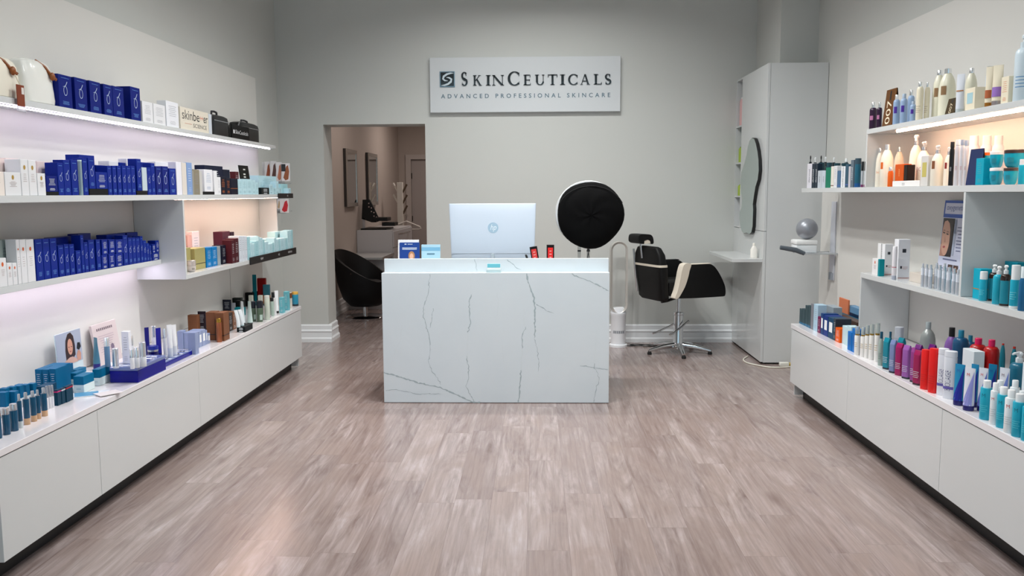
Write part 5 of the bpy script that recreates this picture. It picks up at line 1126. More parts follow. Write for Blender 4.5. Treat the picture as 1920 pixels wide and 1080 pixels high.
# navy acrylic trays
def nav_tray(nl, nr, fr_, yt, label, px):
    a, b, c = P5(*nl), P5(*nr), P5(*fr_); x0, x1, y0, y1 = a.x, b.x, (a.y+b.y)/2, c.y; zt = Zat(yt, x1, y0)
    root = empty('display_tray', ((x0+x1)/2, (y0+y1)/2, .5433)); W2, D2, H = (x1-x0)/2, (y1-y0)/2, zt-.5433
    MB().box(-W2, W2, -D2, D2, 0, H*.74, .002).build('tray_base', M((8, 8, 140), .25, name='cobalt_plastic', spec=.25), root, smooth=False)
    MB().box(-W2*1.01, W2*1.01, -D2*1.004, D2*1.004, H*.74, H, .003).build('acrylic_top', M((112, 124, 172), .12, name='tinted_acrylic', coat=.6), root, smooth=False)
    m = MB(); r = random.Random(px)
    for i in range(5):
        for j in range(3): x, y = -W2*.8+W2*.5*j, -D2*.85+D2*.38*i; m.box(x, x+.03, y, y+.02, H+.0004, H+.0012)
    m.build('price_labels', M((222, 224, 232), .4, name='paper'), root, smooth=False); reg(root, label, L5, px, 'tray'); return zt+.0006
ZT1 = nav_tray((207, 717.5), (259, 718), (299, 693), 688, 'cobalt blue display tray with silver bottles, nearer the door', 250)
T1 = Row(-2.2, ZT1, 'the nearer cobalt tray', 'L')
ZT2 = nav_tray((282, 690), (302, 692.5), (363, 665), 681, 'cobalt blue display tray with navy tubes, farther back', 330)
T2 = Row(-2.2, ZT2, 'the farther cobalt tray', 'L')
SV = (238, 240, 244)
Bt(L5, 'teal pointed tube with navy cap behind the jar cartons', 175, 189.5, 633, 694, kind=tube, cat='tube', col=(96, 144, 166), cap=(18, 24, 120), cap_h=.19, metal=.3, edge=True)
def silv(row, desc, a, b, t, bt, frac=.5, lower=(214, 216, 222), **k): return Bt(row, desc, a, b, t, bt, zb=row.z, col=lower, cap=SV, capm=.9, cap_h=frac, cap_r=.97, sh='flat', rough=.2, **k)
silv(T1, 'tall silver-capped blue tube', 197, 208, 633, 688, .3, (120, 152, 182)); silv(T1, 'short mirror-silver canister', 211, 224, 653, 691, .9)
CB(T1, 'white upright carton', 230, 244, 622, 682, .03, (232, 232, 238), 'lines:g', zb=ZT1); silv(T1, 'slim silver vial behind the white carton', 244, 252, 629, 676, .4)
silv(T1, 'short silver-topped white vial', 244.5, 253.5, 655, 692, .42, (232, 232, 236)); silv(T1, 'silver bottle with narrow body', 253, 263, 651, 690, .5); silv(T1, 'tall mirror-silver bottle', 261.5, 275, 642, 688, .6)
Bt(T2, 'dark navy tube', 273, 282, 614, 672, zb=ZT2, kind=tube, cat='tube', col=(22, 28, 120), cap=(16, 18, 90)); silv(T2, 'clear silver vial', 285, 296, 611, 664, .4)
Bt(T2, 'bright navy tube', 294.5, 305, 615, 669, zb=ZT2, kind=tube, cat='tube', col=(20, 22, 150), cap=(16, 18, 96)); Bt(T2, 'navy jar with silver band', 277.5, 298, 648, 676, zb=ZT2, kind=jar, cat='jar', col=(16, 20, 96), lid=(24, 52, 150), lid_h=.36, band=(205, 208, 212))
silv(T2, 'slim pearl bottle', 307, 314, 616, 668, .35, (220, 222, 226)); Bt(T2, 'white tube with narrow crimp', 314.5, 325, 609, 670, zb=ZT2, kind=tube, cat='tube', col=(232, 233, 236), cap=(206, 214, 226), cap_h=.28); Bt(T2, 'white tube leaning rightmost', 322.5, 333, 609, 666, zb=ZT2, kind=tube, cat='tube', col=(232, 233, 236), cap=(214, 218, 226), cap_h=.3)
# lavender, brown, black groups farther along
C5 = Row(-2.10, .543, 'the left counter', 'L')
LV = (142, 154, 188)
for a, b, t, bt, dd in ((333, 341, 622, 650, .05), (341.5, 351.5, 621, 655, .05), (353, 367.5, 624, 665, .05)): CB(C5, 'lavender blue carton showing its flat side', a, b, t, bt, dd, LV, None)
for a, b, t in ((368.5, 373.5, 623), (374, 379.5, 621), (380, 386.5, 618), (387, 389.5, 619), (390, 394.5, 625)): C(C5, 'lavender blue carton with its spine outward', a, b, t, LV, 'panel:w', dep=.08, back=.025)
BRN = (134, 92, 70)
CB(C5, 'copper brown carton at the back', 353, 371, 591, 622, .05, BRN, None); 
CB(C5, 'dark photo plate between brown cartons', 371.5, 386.5, 584, 620, .008, (40, 32, 40), 'lines:w', name='photo_plate', cat='plate'); CB(C5, 'dark photo plate leaning against the wall', 377, 392.5, 562, 590, .008, (34, 36, 48), 'lines:w', name='photo_plate', cat='plate', dx=0)
for a, b, t, bt, dd in ((387.5, 404.5, 586, 638, .09), (405.5, 421, 587, 640, .10)): CB(C5, 'copper brown carton with a black line', a, b, t, bt, dd, BRN, 'band:30,22,20:.19:.215')
for a, b, t, cc in ((429.5, 437, 587, (50, 40, 38)), (437.5, 443.5, 584, BRN)): C(C5, 'dark label side of a brown carton' if a < 430 else 'reddish brown carton at the end', a, b, t, cc, 'lines:w', dep=.09, back=.06)
Bt(C5, 'copper cylinder bottle with gold cap', 406.5, 417, 597, 642, col=(176, 112, 84), cap=(206, 164, 90), capm=.9, cap_h=.17, cap_r=.85, sh='flat', metal=.6)
CB(C5, 'black-framed slanted mirror plate', 416, 436, 568, 588, .008, (176, 178, 184), None, name='mirror_plate', cat='plate', rough=.1); CB(C5, 'dark green carton behind the mirror plate', 425, 441, 559, 583, .05, (30, 36, 34), None)
for a, b, t, bt in ((442, 449.5, 564, 588), (450, 457, 564, 586)): CB(C5, 'small black carton with green foot', a, b, t, bt, .05, (12, 14, 16), 'split:30,60,44:.3')
CB(C5, 'flat teal carton beneath small black cartons', 440, 457, 577, 592, .05, (30, 120, 130), None)
bs = CB(C5, 'black stand holding two slanted white tubes', 444, 460, 613, 623, .16, (16, 22, 26), 'lines:w', name='display_stand', cat='stand'); zz = plz(bs)
S1 = Row(-2.1, zz, 'the black stand', 'L')
for a, b, t, bt in ((443.5, 451, 581, 614), (450.5, 458, 580, 611)): Bt(S1, 'slanted slim white tube', a, b, t, bt, zb=zz, kind=tube, cat='tube', col=(224, 232, 236), cap=(200, 224, 228), cap_h=.06, tilt=-.14)
for a, b, t, bt, cc in ((457, 467, 565, 607.5, (226, 232, 234)), (463.5, 474.5, 565, 607, (184, 204, 200))): Bt(C5, 'pointed white tube' if a < 460 else 'pointed pale green tube', a, b, t, bt, kind=tube, cat='tube', col=cc, cap=(20, 24, 26), cap_h=.04, edge=True)
for a, b, t, bt in ((471.5, 481, 565, 603), (481.5, 493.5, 564, 604), (491.5, 498, 565, 600)): Bt(C5, 'green glass bottle with black cap', a, b, t, bt, col=(86, 106, 86), cap=(18, 24, 36), cap_h=.34, cap_r=.95, sh='flat', trans=.25, label=((170, 190, 180), .1, .35, .5))
Bt(C5, 'pale green bottle without visible cap', 496.5, 507, 554, 600, col=(196, 206, 192), cap=(206, 210, 204), cap_h=.12, cap_r=.97, sh='flat'); Bt(C5, 'grey green bottle with black collar', 507, 514.5, 558, 593, col=(160, 180, 170), cap=(14, 14, 18), cap_h=.2, cap_r=.9, sh='flat')
jr = MB().loft([(0, .02, .02), (.012, .026, .026), (.016, .012, .012)], 16).build('dish', M((168, 160, 168), .3, name='glass_dish')); p = P5(503, 597); jr.location = (p.x, p.y-.06, .5434); jr.location = (P5(503.5, 595).x, P5(503.5, 595).y, .5434); reg(jr, 'tiny shallow dish before the pale green bottle', C5, 503, 'dish')
for a, b, t, bt in ((460, 474, 549, 575), (474.5, 484, 547, 573), (484.5, 494, 543, 571)): CB(C5, 'black carton in the dark back row', a, b, t, bt, .05, (10, 10, 12), None)
CB(C5, 'small ivory carton between black cartons', 466.5, 474, 554, 578, .03, (196, 196, 184), None); CB(C5, 'small ivory carton nearer the pale green bottle', 484, 491.5, 554, 577, .03, (196, 196, 184), None)
CB(C5, 'tall teal card against the panel', 475, 482.5, 515, 573, .006, (18, 116, 128), None, name='card', cat='card'); CB(C5, 'dark red carton high at the back', 483.5, 498.5, 522, 572.5, .04, (128, 20, 28), None); CB(C5, 'teal and brown photo carton beside the red carton', 494, 506, 534, 573.5, .03, (44, 92, 104), 'band:150,110,84:.1:.5')
Bt(C5, 'black pump bottle near the far end', 509.5, 516.5, 548, 580, col=(20, 20, 24), cap=(14, 14, 16), cap_h=.25, cap_r=.9, sh='flat')
Bt(C5, 'white tube with black foot near the far end', 516, 523.5, 545, 587.5, kind=tube, cat='tube', col=(230, 232, 234), cap=(20, 22, 24), cap_h=.1); CB(C5, 'slim white carton before the white tube', 512.5, 517.5, 559, 591, .02, (226, 226, 226), None)
for a, b, t, bt, d in ((524, 532, 558, 587, 'short aqua carton beside the white tube'), (532.5, 541, 547, 582, 'tall aqua carton near the far end')): CB(C5, d, a, b, t, bt, .05, (130, 198, 210), 'lines:w')
CB(C5, 'slim ivory carton beside the blue canister', 542.5, 546.5, 549, 578, .03, (206, 200, 190), 'band:130,80,50:.65:.98'); Bt(C5, 'blue canister with orange lid at the far end', 548, 560, 547, 574, col=(70, 150, 180), cap=(232, 190, 110), cap_h=.18, cap_r=1.0, sh='flat', base=(20, 30, 40), base_h=.12)
# ================================================================== RIGHT WALL GOODS
TQ = (26, 184, 210)
R1 = Row(2.105, 1.890, 'the top right shelf', 'R')
R2 = Row(2.105, 1.527, 'the right eye-level shelf', 'R')
R3 = Row(2.105, .980, 'the lower right shelf', 'R')
R5 = Row(2.0, .545, 'the right counter', 'R')
SIL = (238, 240, 242); CRM = (236, 226, 202)
# ---- top shelf
for a, b, t in ((1629, 1643, 192), (1642.5, 1653, 192)): Bt(R1, 'dark purple bottle with silver cap', a, b, t, col=(44, 10, 48), cap=SIL, capm=.9, cap_h=.2, cap_r=.5, sh='round', label=((206, 140, 180), .34, .5, .5))
def word_card(row, x0, x1, yt, col, desc, word, wc, tilt, back=0.0, dep=.05):
    X = row.back(back); z = row.z; Y0, Y1 = Yat(x0, X, z), Yat(x1, X, z); Yc = (Y0+Y1)/2; w = abs(Y1-Y0); h = Zat(yt, X, Yc)-z
    o = empty('tent_card', (X+dep/2, Yc, z+.0004), row.rz); th = .004
    f = MB().add([(-w/2, -dep/2, 0), (w/2, -dep/2, 0), (w/2, -dep/2+dep*.45, h), (-w/2, -dep/2+dep*.45, h), (-w/2, -dep/2+th, 0), (w/2, -dep/2+th, 0), (w/2, -dep/2+dep*.45+th, h), (-w/2, -dep/2+dep*.45+th, h)], [(0, 1, 2, 3), (7, 6, 5, 4), (0, 4, 5, 1), (1, 5, 6, 2), (2, 6, 7, 3), (3, 7, 4, 0)]).build('front_panel', M(col, .5, name='card'), o, smooth=False)
    MB().add([(-w/2, dep/2, 0), (w/2, dep/2, 0), (w/2, dep*.06, h*.99), (-w/2, dep*.06, h*.99), (-w/2, dep/2-th, 0), (w/2, dep/2-th, 0), (w/2, dep*.06-th, h*.99), (-w/2, dep*.06-th, h*.99)], [(0, 1, 2, 3), (7, 6, 5, 4), (0, 4, 5, 1), (1, 5, 6, 2), (2, 6, 7, 3), (3, 7, 4, 0)]).build('back_panel', M((24, 18, 16), .5, name='card'), o, smooth=False)
    if word:
        t = text(word, min(w*1.05, h*.44), M(wc, .5, name='print'), o, 'lettering', (0, 0, h*.37), rot=PI/2)
        for v in t.data.vertices: v.co.y = -dep/2+dep*.45*v.co.z/h-.0008
        m = MB(); m.add([(-w*.08, -dep/2+dep*.45*u-.0008, h*u) for u in (.7,)]+[(w*.06, -dep/2+dep*.45*.7-.0008, h*.7), (w*.06, -dep/2+dep*.45*.95-.0008, h*.95), (-w*.08, -dep/2+dep*.45*.95-.0008, h*.95)], [(0, 1, 2, 3)]); flatbuild(m, 'logo_mark', M((28, 20, 16), .5, name='print'), o)
    reg(o, desc, row, (x0+x1)/2, 'card'); return o
word_card(R1, 1653.5, 1672, 167, (112, 76, 48), 'tall brown tent card with vertical numerals', '007', (236, 222, 196), 0)
LB = (150, 174, 206)
for a, b, t in ((1673, 1686, 178), (1686.5, 1700, 176), (1705, 1717, 190)): Bt(R1, 'pale blue bottle with purple label', a, b, t, col=LB, cap=(170, 186, 206) if b != 1686 else SIL, capm=.6 if b == 1686 else 0, cap_h=.16, cap_r=.55, sh='round', label=((84, 56, 160), .38, .6, .5), turn=.7)
Bt(R1, 'pale blue bottle with silver cap at the back', 1700, 1713, 169, col=LB, cap=SIL, capm=.9, cap_h=.16, cap_r=.5, back=.07)
LBL = (156, 124, 92)
for a, b, t, bk in ((1716, 1729.5, 154, 0), (1730, 1740, 155, .04)): Bt(R1, 'cream bottle with silver cap', a, b, t, col=CRM, cap=SIL, capm=.9, cap_h=.12, cap_r=.55, sh='round', back=bk, printc=(170, 150, 130))
for a, b, t, bk in ((1738, 1762, 132, .06), (1757, 1790, 129, .05)): Bt(R1, 'large domed cream bottle with brown label', a, b, t, col=(230, 226, 204), cap=SIL, capm=.9, cap_h=.1, cap_r=.42, sh='dome', back=bk, label=(LBL, .46, .64, .35))
word_card(R1, 1771.5, 1789, 184, (70, 56, 34), 'small brown tent card with vertical numerals', '007', (222, 206, 176), 0, dep=.04)
Bt(R1, 'pearly white tube with clear cap', 1790.5, 1806, 139, kind=tube, cat='tube', col=(222, 226, 234), cap=(196, 204, 206), cap_h=.1, band=((190, 130, 80), .55, .58))
Bt(R1, 'large domed cream bottle with olive side', 1806, 1830, 128, col=(226, 222, 200), cap=SIL, capm=.9, cap_h=.11, cap_r=.42, sh='dome', back=.08)
C(R1, 'cream carton with grey panel', 1808.5, 1826.5, 165, CRM, 'panel:a', dep=.06); 
Bt(R1, 'silver-capped pale tube with rainbow foot', 1831, 1848, 125, col=(196, 208, 224), cap=SIL, capm=.9, cap_h=.2, cap_r=.9, sh='flat', label=((150, 120, 190), .06, .22, 1.2), back=.03)
Bt(R1, 'cream tube with copper band', 1845.5, 1859.5, 125, kind=tube, cat='tube', col=CRM, cap=(190, 130, 70), capm=.5, cap_h=.11, band=((176, 92, 48), .22, .42)); Bt(R1, 'cream tube with rainbow band', 1858.5, 1878.5, 122, kind=tube, cat='tube', col=CRM, cap=(170, 160, 160), capm=.7, cap_h=.12, band=((150, 110, 190), .22, .46))
C(R1, 'cream carton beside the big white bottle', 1879, 1893, 143, CRM, 'lines:o', dep=.06)
Bt(R1, 'big white pump bottle with blue print at the right edge', 1894, 1930, 66, col=(214, 228, 236), cap=(222, 232, 236), cap_h=.2, cap_r=.5, pump=True, collar=(214, 226, 232), printc=(80, 140, 190), turn=.8, pang=1.0)
# ---- eye-level shelf, outer end
def r2(desc, x0, x1, yt, col, art=None, **k): return C(R2, desc, x0, x1, yt, col, art, **k)
GR = (30, 62, 70)
r2('white carton with dark vertical print', 1512.5, 1521, 307, (222, 220, 228), 'word:dermal:k', dep=.035); r2('dark navy carton with white vertical print', 1521.5, 1526.5, 307, (30, 44, 58), 'word:dermal:w', dep=.035); r2('dark navy carton with white vertical print', 1527, 1532, 307, (30, 44, 58), 'word:dermal:w', dep=.035)
for a, b, t in ((1514.5, 1521.5, 292), (1534, 1541.5, 292)): Bt(R2, 'black pump bottle at the back', a, b, t, back=.052 if a < 1520 else .10, col=(60, 66, 72), cap=(20, 24, 28), cap_h=.34, cap_r=.7, pump=True, collar=(24, 30, 36), pang=.4)
for a, b, t in ((1523, 1531, 295), (1542, 1550, 294), (1557.5, 1566, 295)): Bt(R2, 'dark bottle with white pump', a, b, t, back=.055 if a < 1530 else .10, col=(50, 74, 84), cap=(232, 234, 236), cap_h=.3, cap_r=.7, pump=True, collar=(26, 34, 40), pang=.8)
for a, b, t in ((1532.5, 1546, 305), (1548, 1560, 305), (1562, 1575, 306), (1575.5, 1590, 306)): Bt(R2, 'dark teal second-row bottle', a, b, t, back=.042, col=(24, 70, 84), cap=(24, 62, 74), cap_h=.28, cap_r=.98, sh='flat')
Bt(R2, 'dark bottle with short white nozzle', 1581, 1589, 297, back=.09, col=(40, 66, 76), cap=(230, 232, 234), cap_h=.12, cap_r=.6)
for a, b, t, cc, art, d in ((1532.5, 1539.5, 320, (190, 198, 206), 'word:care:k', 'grey white carton with small print'), (1540, 1546.5, 320, (196, 204, 214), 'word:care:k', 'grey white carton with small print'), (1547.5, 1556.5, 314, (30, 132, 104), None, 'green carton'), (1557, 1562, 312, (226, 222, 212), 'band:110,60,50:.08:.12', 'cream carton with brown foot line'), (1562.5, 1568.5, 311, (222, 222, 224), 'lines:g', 'plain white carton'),
        (1569, 1575.5, 320, (92, 124, 156), 'band:70,110,190:.1:.14', 'slate blue carton'), (1576, 1583.5, 312, (226, 228, 232), 'word:multi-active:k', 'white carton with vertical lettering'), (1584, 1589.5, 308, (50, 84, 104), 'band:90,110,190:.1:.14', 'dark teal carton with lilac line'), (1590, 1594, 312, (196, 190, 196), None, 'narrow grey carton'), (1594.5, 1600, 300, (96, 110, 122), 'word:retinol:w', 'grey carton with white vertical print')): r2(d, a, b, t, cc, art, dep=.035)
Bt(R2, 'fat teal tube with blue foot', 1600.5, 1612.5, 297, kind=bottle, cat='tube', col=(48, 104, 126), cap=(52, 76, 90), cap_h=.2, cap_r=1.0, sh='flat', base=(24, 96, 156), base_h=.14, name='cosmetic_tube')
for a, b in ((1613.5, 1618.5), (1619, 1624)): Bt(R2, 'slim grey tube with black cap', a, b, 303, cat='tube', col=(178, 184, 190), cap=(18, 24, 26), cap_h=.36, cap_r=1.0, sh='flat', base=(130, 60, 110), base_h=.1, name='cosmetic_tube')
# ---- eye-level shelf, lit bay
WB = (236, 228, 212)
Bt(R2, 'domed cream bottle nearest the end board', 1640, 1656, 278, col=WB, cap=SIL, capm=.9, cap_h=.12, cap_r=.42, sh='dome', word='bc', wc=(220, 150, 100), back=.03)
Bt(R2, 'domed cream bottle with orange label', 1648.5, 1674, 271, col=WB, cap=SIL, capm=.9, cap_h=.13, cap_r=.42, sh='dome', label=((230, 120, 40), .42, .58, .28), turn=.25); Bt(R2, 'domed cream bottle behind the orange carton', 1674, 1693, 276, col=(232, 212, 190), cap=SIL, capm=.9, cap_h=.12, cap_r=.4, sh='dome', back=.10)
Bt(R2, 'small orange tube with silver cap', 1663.5, 1674.5, 313, kind=bottle, cat='tube', col=(238, 120, 30), cap=SIL, capm=.8, cap_h=.2, cap_r=.7, sh='slope', name='cosmetic_tube', back=-.012)
fb = r2('flat white display box', 1673, 1724, 339, (236, 234, 232), None, dep=.05, name='display_box', cat='box'); zz = plz(fb)
m = MB(); m.ribbon([(-.04+.006*math.cos(a), .013+.007*math.sin(a)) for a in [2*PI*i/12 for i in range(13)]], .0016, -.0256); m.ribbon([(-.02+.006*math.cos(a), .013+.007*math.sin(a)) for a in [2*PI*i/12 for i in range(13)]], .0016, -.0256); flatbuild(m, 'emblem', M((90, 96, 110), .5, name='print'), fb)
r2('orange carton with cream lettering', 1677.5, 1693.5, 308, (232, 108, 30), 'word:DEEP:o', dep=.045, zb=zz); r2('black side carton beside the orange carton', 1694, 1700, 309, (34, 26, 24), None, dep=.045, zb=zz)
for a, b, t, bk, lb, d in ((1702, 1727, 253, .10, None, 'tall cream pump bottle behind the flat box'), (1716, 1743, 266, .07, None, 'cream pump bottle behind the yellow-labelled carton'), (1743, 1767.5, 273, .0, ((140, 88, 58), .42, .62, .3), 'cream pump bottle with brown label'), (1767, 1784, 276, .04, ((140, 40, 40), .44, .6, .3), 'cream pump bottle beside the black can')):
    Bt(R2, d, a, b, t, col=WB, cap=(240, 238, 236), cap_h=.2, cap_r=.36, sh='dome', back=bk, pump=True, label=lb, pang=.9, turn=.4, word='BC' if lb is None else None, wc=(190, 150, 140))
r2('clear carton with yellow label', 1726, 1739.5, 292, (214, 210, 206), 'panel:y', dep=.05)
Bt(R2, 'slim black can with white lettering', 1778, 1787.5, 266, kind=bottle, cat='can', col=(14, 14, 16), cap=(20, 20, 22), cap_h=.13, cap_r=.85, sh='round', word='OSiS', wc=(225, 225, 225), wrot=PI/2, name='spray_can', turn=.7)
for a, b, t in ((1786.5, 1797, 262), (1796.5, 1806, 262), (1804.5, 1813.5, 263)): Bt(R2, 'white spray can with red lettering', a, b, t, cat='can', col=(214, 214, 220), cap=(226, 228, 232) if a < 1790 else (150, 166, 186), cap_h=.12, cap_r=.85, sh='round', word='OSiS', wc=(170, 30, 50), wrot=PI/2, name='spray_can', turn=.7, back=.012)
for i, (a, b) in enumerate(((1810, 1834), (1834.5, 1857), (1856, 1879))): Bt(R2, 'white bottle with wide white cap', a, b, 254.5, col=(232, 226, 228), cap=(240, 236, 234), cap_h=.17, cap_r=.72, sh='round', back=.12+.01*i, word='silhouette' if i == 0 else None, wc=(150, 150, 160), wrot=PI/2)
word_card(R2, 1812.5, 1836, 279, (40, 52, 92), 'navy picture tent card before white bottles', '', (255, 255, 255), 0, dep=.04)
r2('turquoise carton left of the stacked jars', 1825.5, 1840, 297, TQ, 'lines:a', dep=.05, back=-.01)
JT = (22, 176, 202)
lo = []
for a, b, lid, d in ((1839, 1855, (214, 110, 50), 'turquoise jar with orange lid'), (1854, 1880, (240, 240, 240), 'turquoise jar with white lid'), (1880, 1908, (60, 44, 40), 'turquoise jar with brown lid')): lo.append(Bt(R2, 'lower '+d, a, b, 315, kind=jar, cat='jar', col=JT, lid=lid, lid_h=.18, back=0 if a > 1840 else .05))
zj = Zat(314.5, 2.15, 3.95)
for a, b, t, lid, d, bk in ((1840, 1854, 286, (214, 110, 50), 'turquoise jar with orange lid', .05), (1853, 1879, 284, (240, 240, 240), 'turquoise jar with white lid', 0), (1879, 1921, 281, (60, 44, 40), 'wide turquoise jar with brown lid', 0)):
    p, r_, h_ = spot(R2, a, b, t, zb=1.527, back=bk); zl = Zat(314.5, p.x, p.y)+.0006; o = jar((p.x, p.y, zl), face_cam(R2, p, .6), r_, p.z+h_-zl, JT, lid, .2); reg(o, 'upper '+d, R2, (a+b)/2, 'jar')
Bt(R2, 'turquoise bottle with white cap at the right edge', 1908, 1926, 299, col=TQ, cap=(238, 238, 238), cap_h=.22, cap_r=.85, sh='flat', back=-.01)
# ---- lower right shelf
def r3(desc, x0, x1, yt, col, art=None, **k): return C(R3, desc, x0, x1, yt, col, art, **k)
r3('small white carton with teal side', 1634.5, 1645, 485, (228, 226, 226), 'dot', dep=.03); r3('small teal carton', 1645.3, 1648.5, 486, (50, 150, 160), None, dep=.03)
CB(R3, 'thin tall white carton', 1649.5, 1654.5, 457, 513, .05, (230, 230, 230), 'lines:g'); CB(R3, 'tall white carton with square mark', 1657, 1673.5, 458, 515, .045, (232, 232, 234), 'square')
Bt(R3, 'white tube with red line', 1671, 1680.5, 462, cat='tube', col=(230, 226, 230), cap=(232, 230, 232), cap_h=.1, cap_r=.9, sh='flat', base=(170, 176, 190), base_h=.12, label=((196, 80, 96), .36, .385, 1.4), name='cosmetic_tube', back=-.006)
CB(R3, 'tallest white carton with square mark', 1682, 1704.5, 449, 522, .06, (230, 231, 235), 'square'); r3('low flat cream box behind silver bottles', 1704.5, 1727, 512, (206, 196, 186), None, dep=.10, back=.06, name='box', cat='box')
for a, b, t, bk in ((1726, 1732, 494, .0), (1732.5, 1739.5, 495.5, .01), (1739.5, 1747.5, 496.5, .0), (1748, 1756.5, 495, .02), (1756.5, 1764.5, 497, .01), (1764.5, 1772.5, 498.5, .0), (1773, 1783, 501, .0), (1783.5, 1791, 503.5, .0), (1790.5, 1799, 505.5, .0), (1751, 1758, 493, .06), (1766, 1773, 494, .06)): Bt(R3, 'small silver bottle', a, b, t, back=bk, col=(200, 204, 212), cap=(214, 218, 224), capm=.6, metal=.35, cap_h=.16, cap_r=.7, sh='flat', label=((222, 228, 238), .5, .8, 1.2), rough=.25)
def face_poster():
    X = 2.345; z = .98; Y0 = Yat(1754, X, z); w = .31; Yc = Y0-w/2; h = Zat(375.5, X, Y0)-z
    root = empty('poster', (X, Yc, z+.0006)); root.rotation_euler = (-.075, 0, -PI/2); y = -.0006
    MB().box(-w/2, w/2, 0, .006, 0, h, .0008).build('poster_board', M((198, 202, 222), .35, name='poster_card'), root, smooth=False)
    def fl(nm, pts, col, dy=0): return flatbuild(MB().flat([(w*u, h*v) for u, v in pts], y-dy), nm, M(col, .4, name='print'), root)
    def ell(cu, cv, ru, rv, tilt=0, n=22): return [(cu+ru*math.cos(a)*math.cos(tilt)-rv*math.sin(a)*math.sin(tilt), cv+ru*math.cos(a)*math.sin(tilt)+rv*math.sin(a)*math.cos(tilt)) for a in [2*PI*i/n for i in range(n)]]
    def clip(pts, u0, u1, v0, v1): return [(min(max(u, u0), u1), min(max(v, v0), v1)) for u, v in pts]
    fl('header', [(-.5, .79), (.5, .79), (.5, 1), (-.5, 1)], (34, 80, 168)); fl('header_panel', [(-.45, .835), (.46, .835), (.46, .968), (-.45, .968)], (204, 208, 226), .0004)
    fit_text('oxygenetix', M((70, 92, 150), .5, name='print'), root, -w*.39, w*.30, h*.862, h*.945, y-.0008, 'heading')
    fl('photo', [(-.47, .31), (-.03, .31), (-.03, .78), (-.47, .78)], (34, 26, 28), .0004)
    fl('printed_face', clip(ell(-.30, .55, .16, .235, .10), -.47, -.05, .31, .78), (206, 160, 138), .0008); fl('printed_neck', [(-.47, .31), (-.30, .31), (-.33, .40), (-.47, .46)], (176, 128, 108), .0006)
    fl('printed_hair', clip([(-.47, .70), (-.40, .74), (-.30, .755), (-.21, .72), (-.155, .64), (-.14, .50), (-.15, .40), (-.06, .36), (-.05, .60), (-.08, .74), (-.2, .78), (-.47, .78)], -.47, -.03, .31, .78), (44, 30, 28), .001)
    for u, v in ((-.385, .60), (-.245, .585)): fl('printed_eye', ell(u, v, .048, .008, -.1, 12), (38, 28, 30), .0012); fl('printed_brow', [(u-.055, v+.028), (u, v+.036), (u+.06, v+.026), (u, v+.028)], (60, 42, 36), .0012)
    fl('printed_nose', [(-.33, .565), (-.285, .485), (-.335, .478)], (178, 130, 110), .0012); fl('printed_mouth', ell(-.325, .425, .05, .014, .05, 12), (168, 76, 80), .0012)
    fl('printed_bottle', [(-.02, .33), (.06, .33), (.06, .76), (-.02, .76)], (168, 178, 198), .0006); fl('printed_bottle_cap', [(-.01, .60), (.05, .60), (.05, .77), (-.01, .77)], (128, 138, 164), .0009)
    m = MB(); bars(m, .22*w, h*.68, w*.24, 8, h*.04, y-.0006, h*.010, 2); bars(m, -.05*w, h*.285, w*.8, 1, h*.03, y-.0006, h*.016, 3); bars(m, -.3*w, h*.17, w*.28, 4, h*.045, y-.0006, h*.010, 8); flatbuild(m, 'small_print', M((96, 102, 136), .5, name='print'), root)
    for u in (-.09, .12): fl('inset_photo', [(u, .05), (u+.18, .05), (u+.18, .22), (u, .22)], (66, 46, 42), .0006); fl('inset_face', ell(u+.09, .135, .055, .065, 0, 14), (172, 124, 102), .001)
    reg(root, 'poster with a blue header and a female face', R3, 1780, 'poster')
face_poster()
T_ = TQ
r3('flat-faced turquoise carton beside the board', 1808.5, 1823, 494, T_, 'lines:a', dep=.07, back=.10); r3('turquoise carton with gold lines', 1823.5, 1837, 504, T_, 'band:190,140,80:.32:.35', dep=.06, back=.02)
for a, b, t in ((1830, 1850, 492), (1852, 1878, 491), (1880, 1904, 491)): r3('turquoise carton standing in the back row', a, b, t, (10, 140, 160), None, dep=.06, back=.17)
Bt(R3, 'small turquoise bottle with white cap', 1834.5, 1850, 509, col=T_, cap=(236, 238, 238), cap_h=.27, cap_r=.95, sh='flat', printc=(120, 210, 220), back=-.0)
AM = (40, 20, 12)
for a, b, t, cc, lab, bk, d in ((1844.5, 1866, 496, AM, ((20, 150, 170), .05, .62, 1.0), .03, 'amber pump bottle with turquoise label'), (1859, 1881, 499, T_, None, .0, 'turquoise pump bottle'), (1872.5, 1893, 497, AM, ((20, 150, 170), .05, .62, 1.0), -.0, 'amber pump bottle with turquoise label')):
    Bt(R3, d, a, b, t, col=cc, cap=(238, 240, 240), cap_h=.22, cap_r=.45, pump=True, collar=(222, 226, 228), label=lab, back=bk, pang=.5, turn=.8, trans=.0, rough=.18)
Bt(R3, 'turquoise bottle with wide white cap', 1891, 1911, 497, col=T_, cap=(238, 240, 240), cap_h=.34, cap_r=.85, sh='flat', base=(232, 236, 236), base_h=.05, printc=(130, 214, 224)); Bt(R3, 'clear blue bottle at the right edge', 1907.5, 1924, 500, col=(24, 120, 170), cap=(226, 236, 240), cap_h=.26, cap_r=.7, trans=.2, back=-.01)
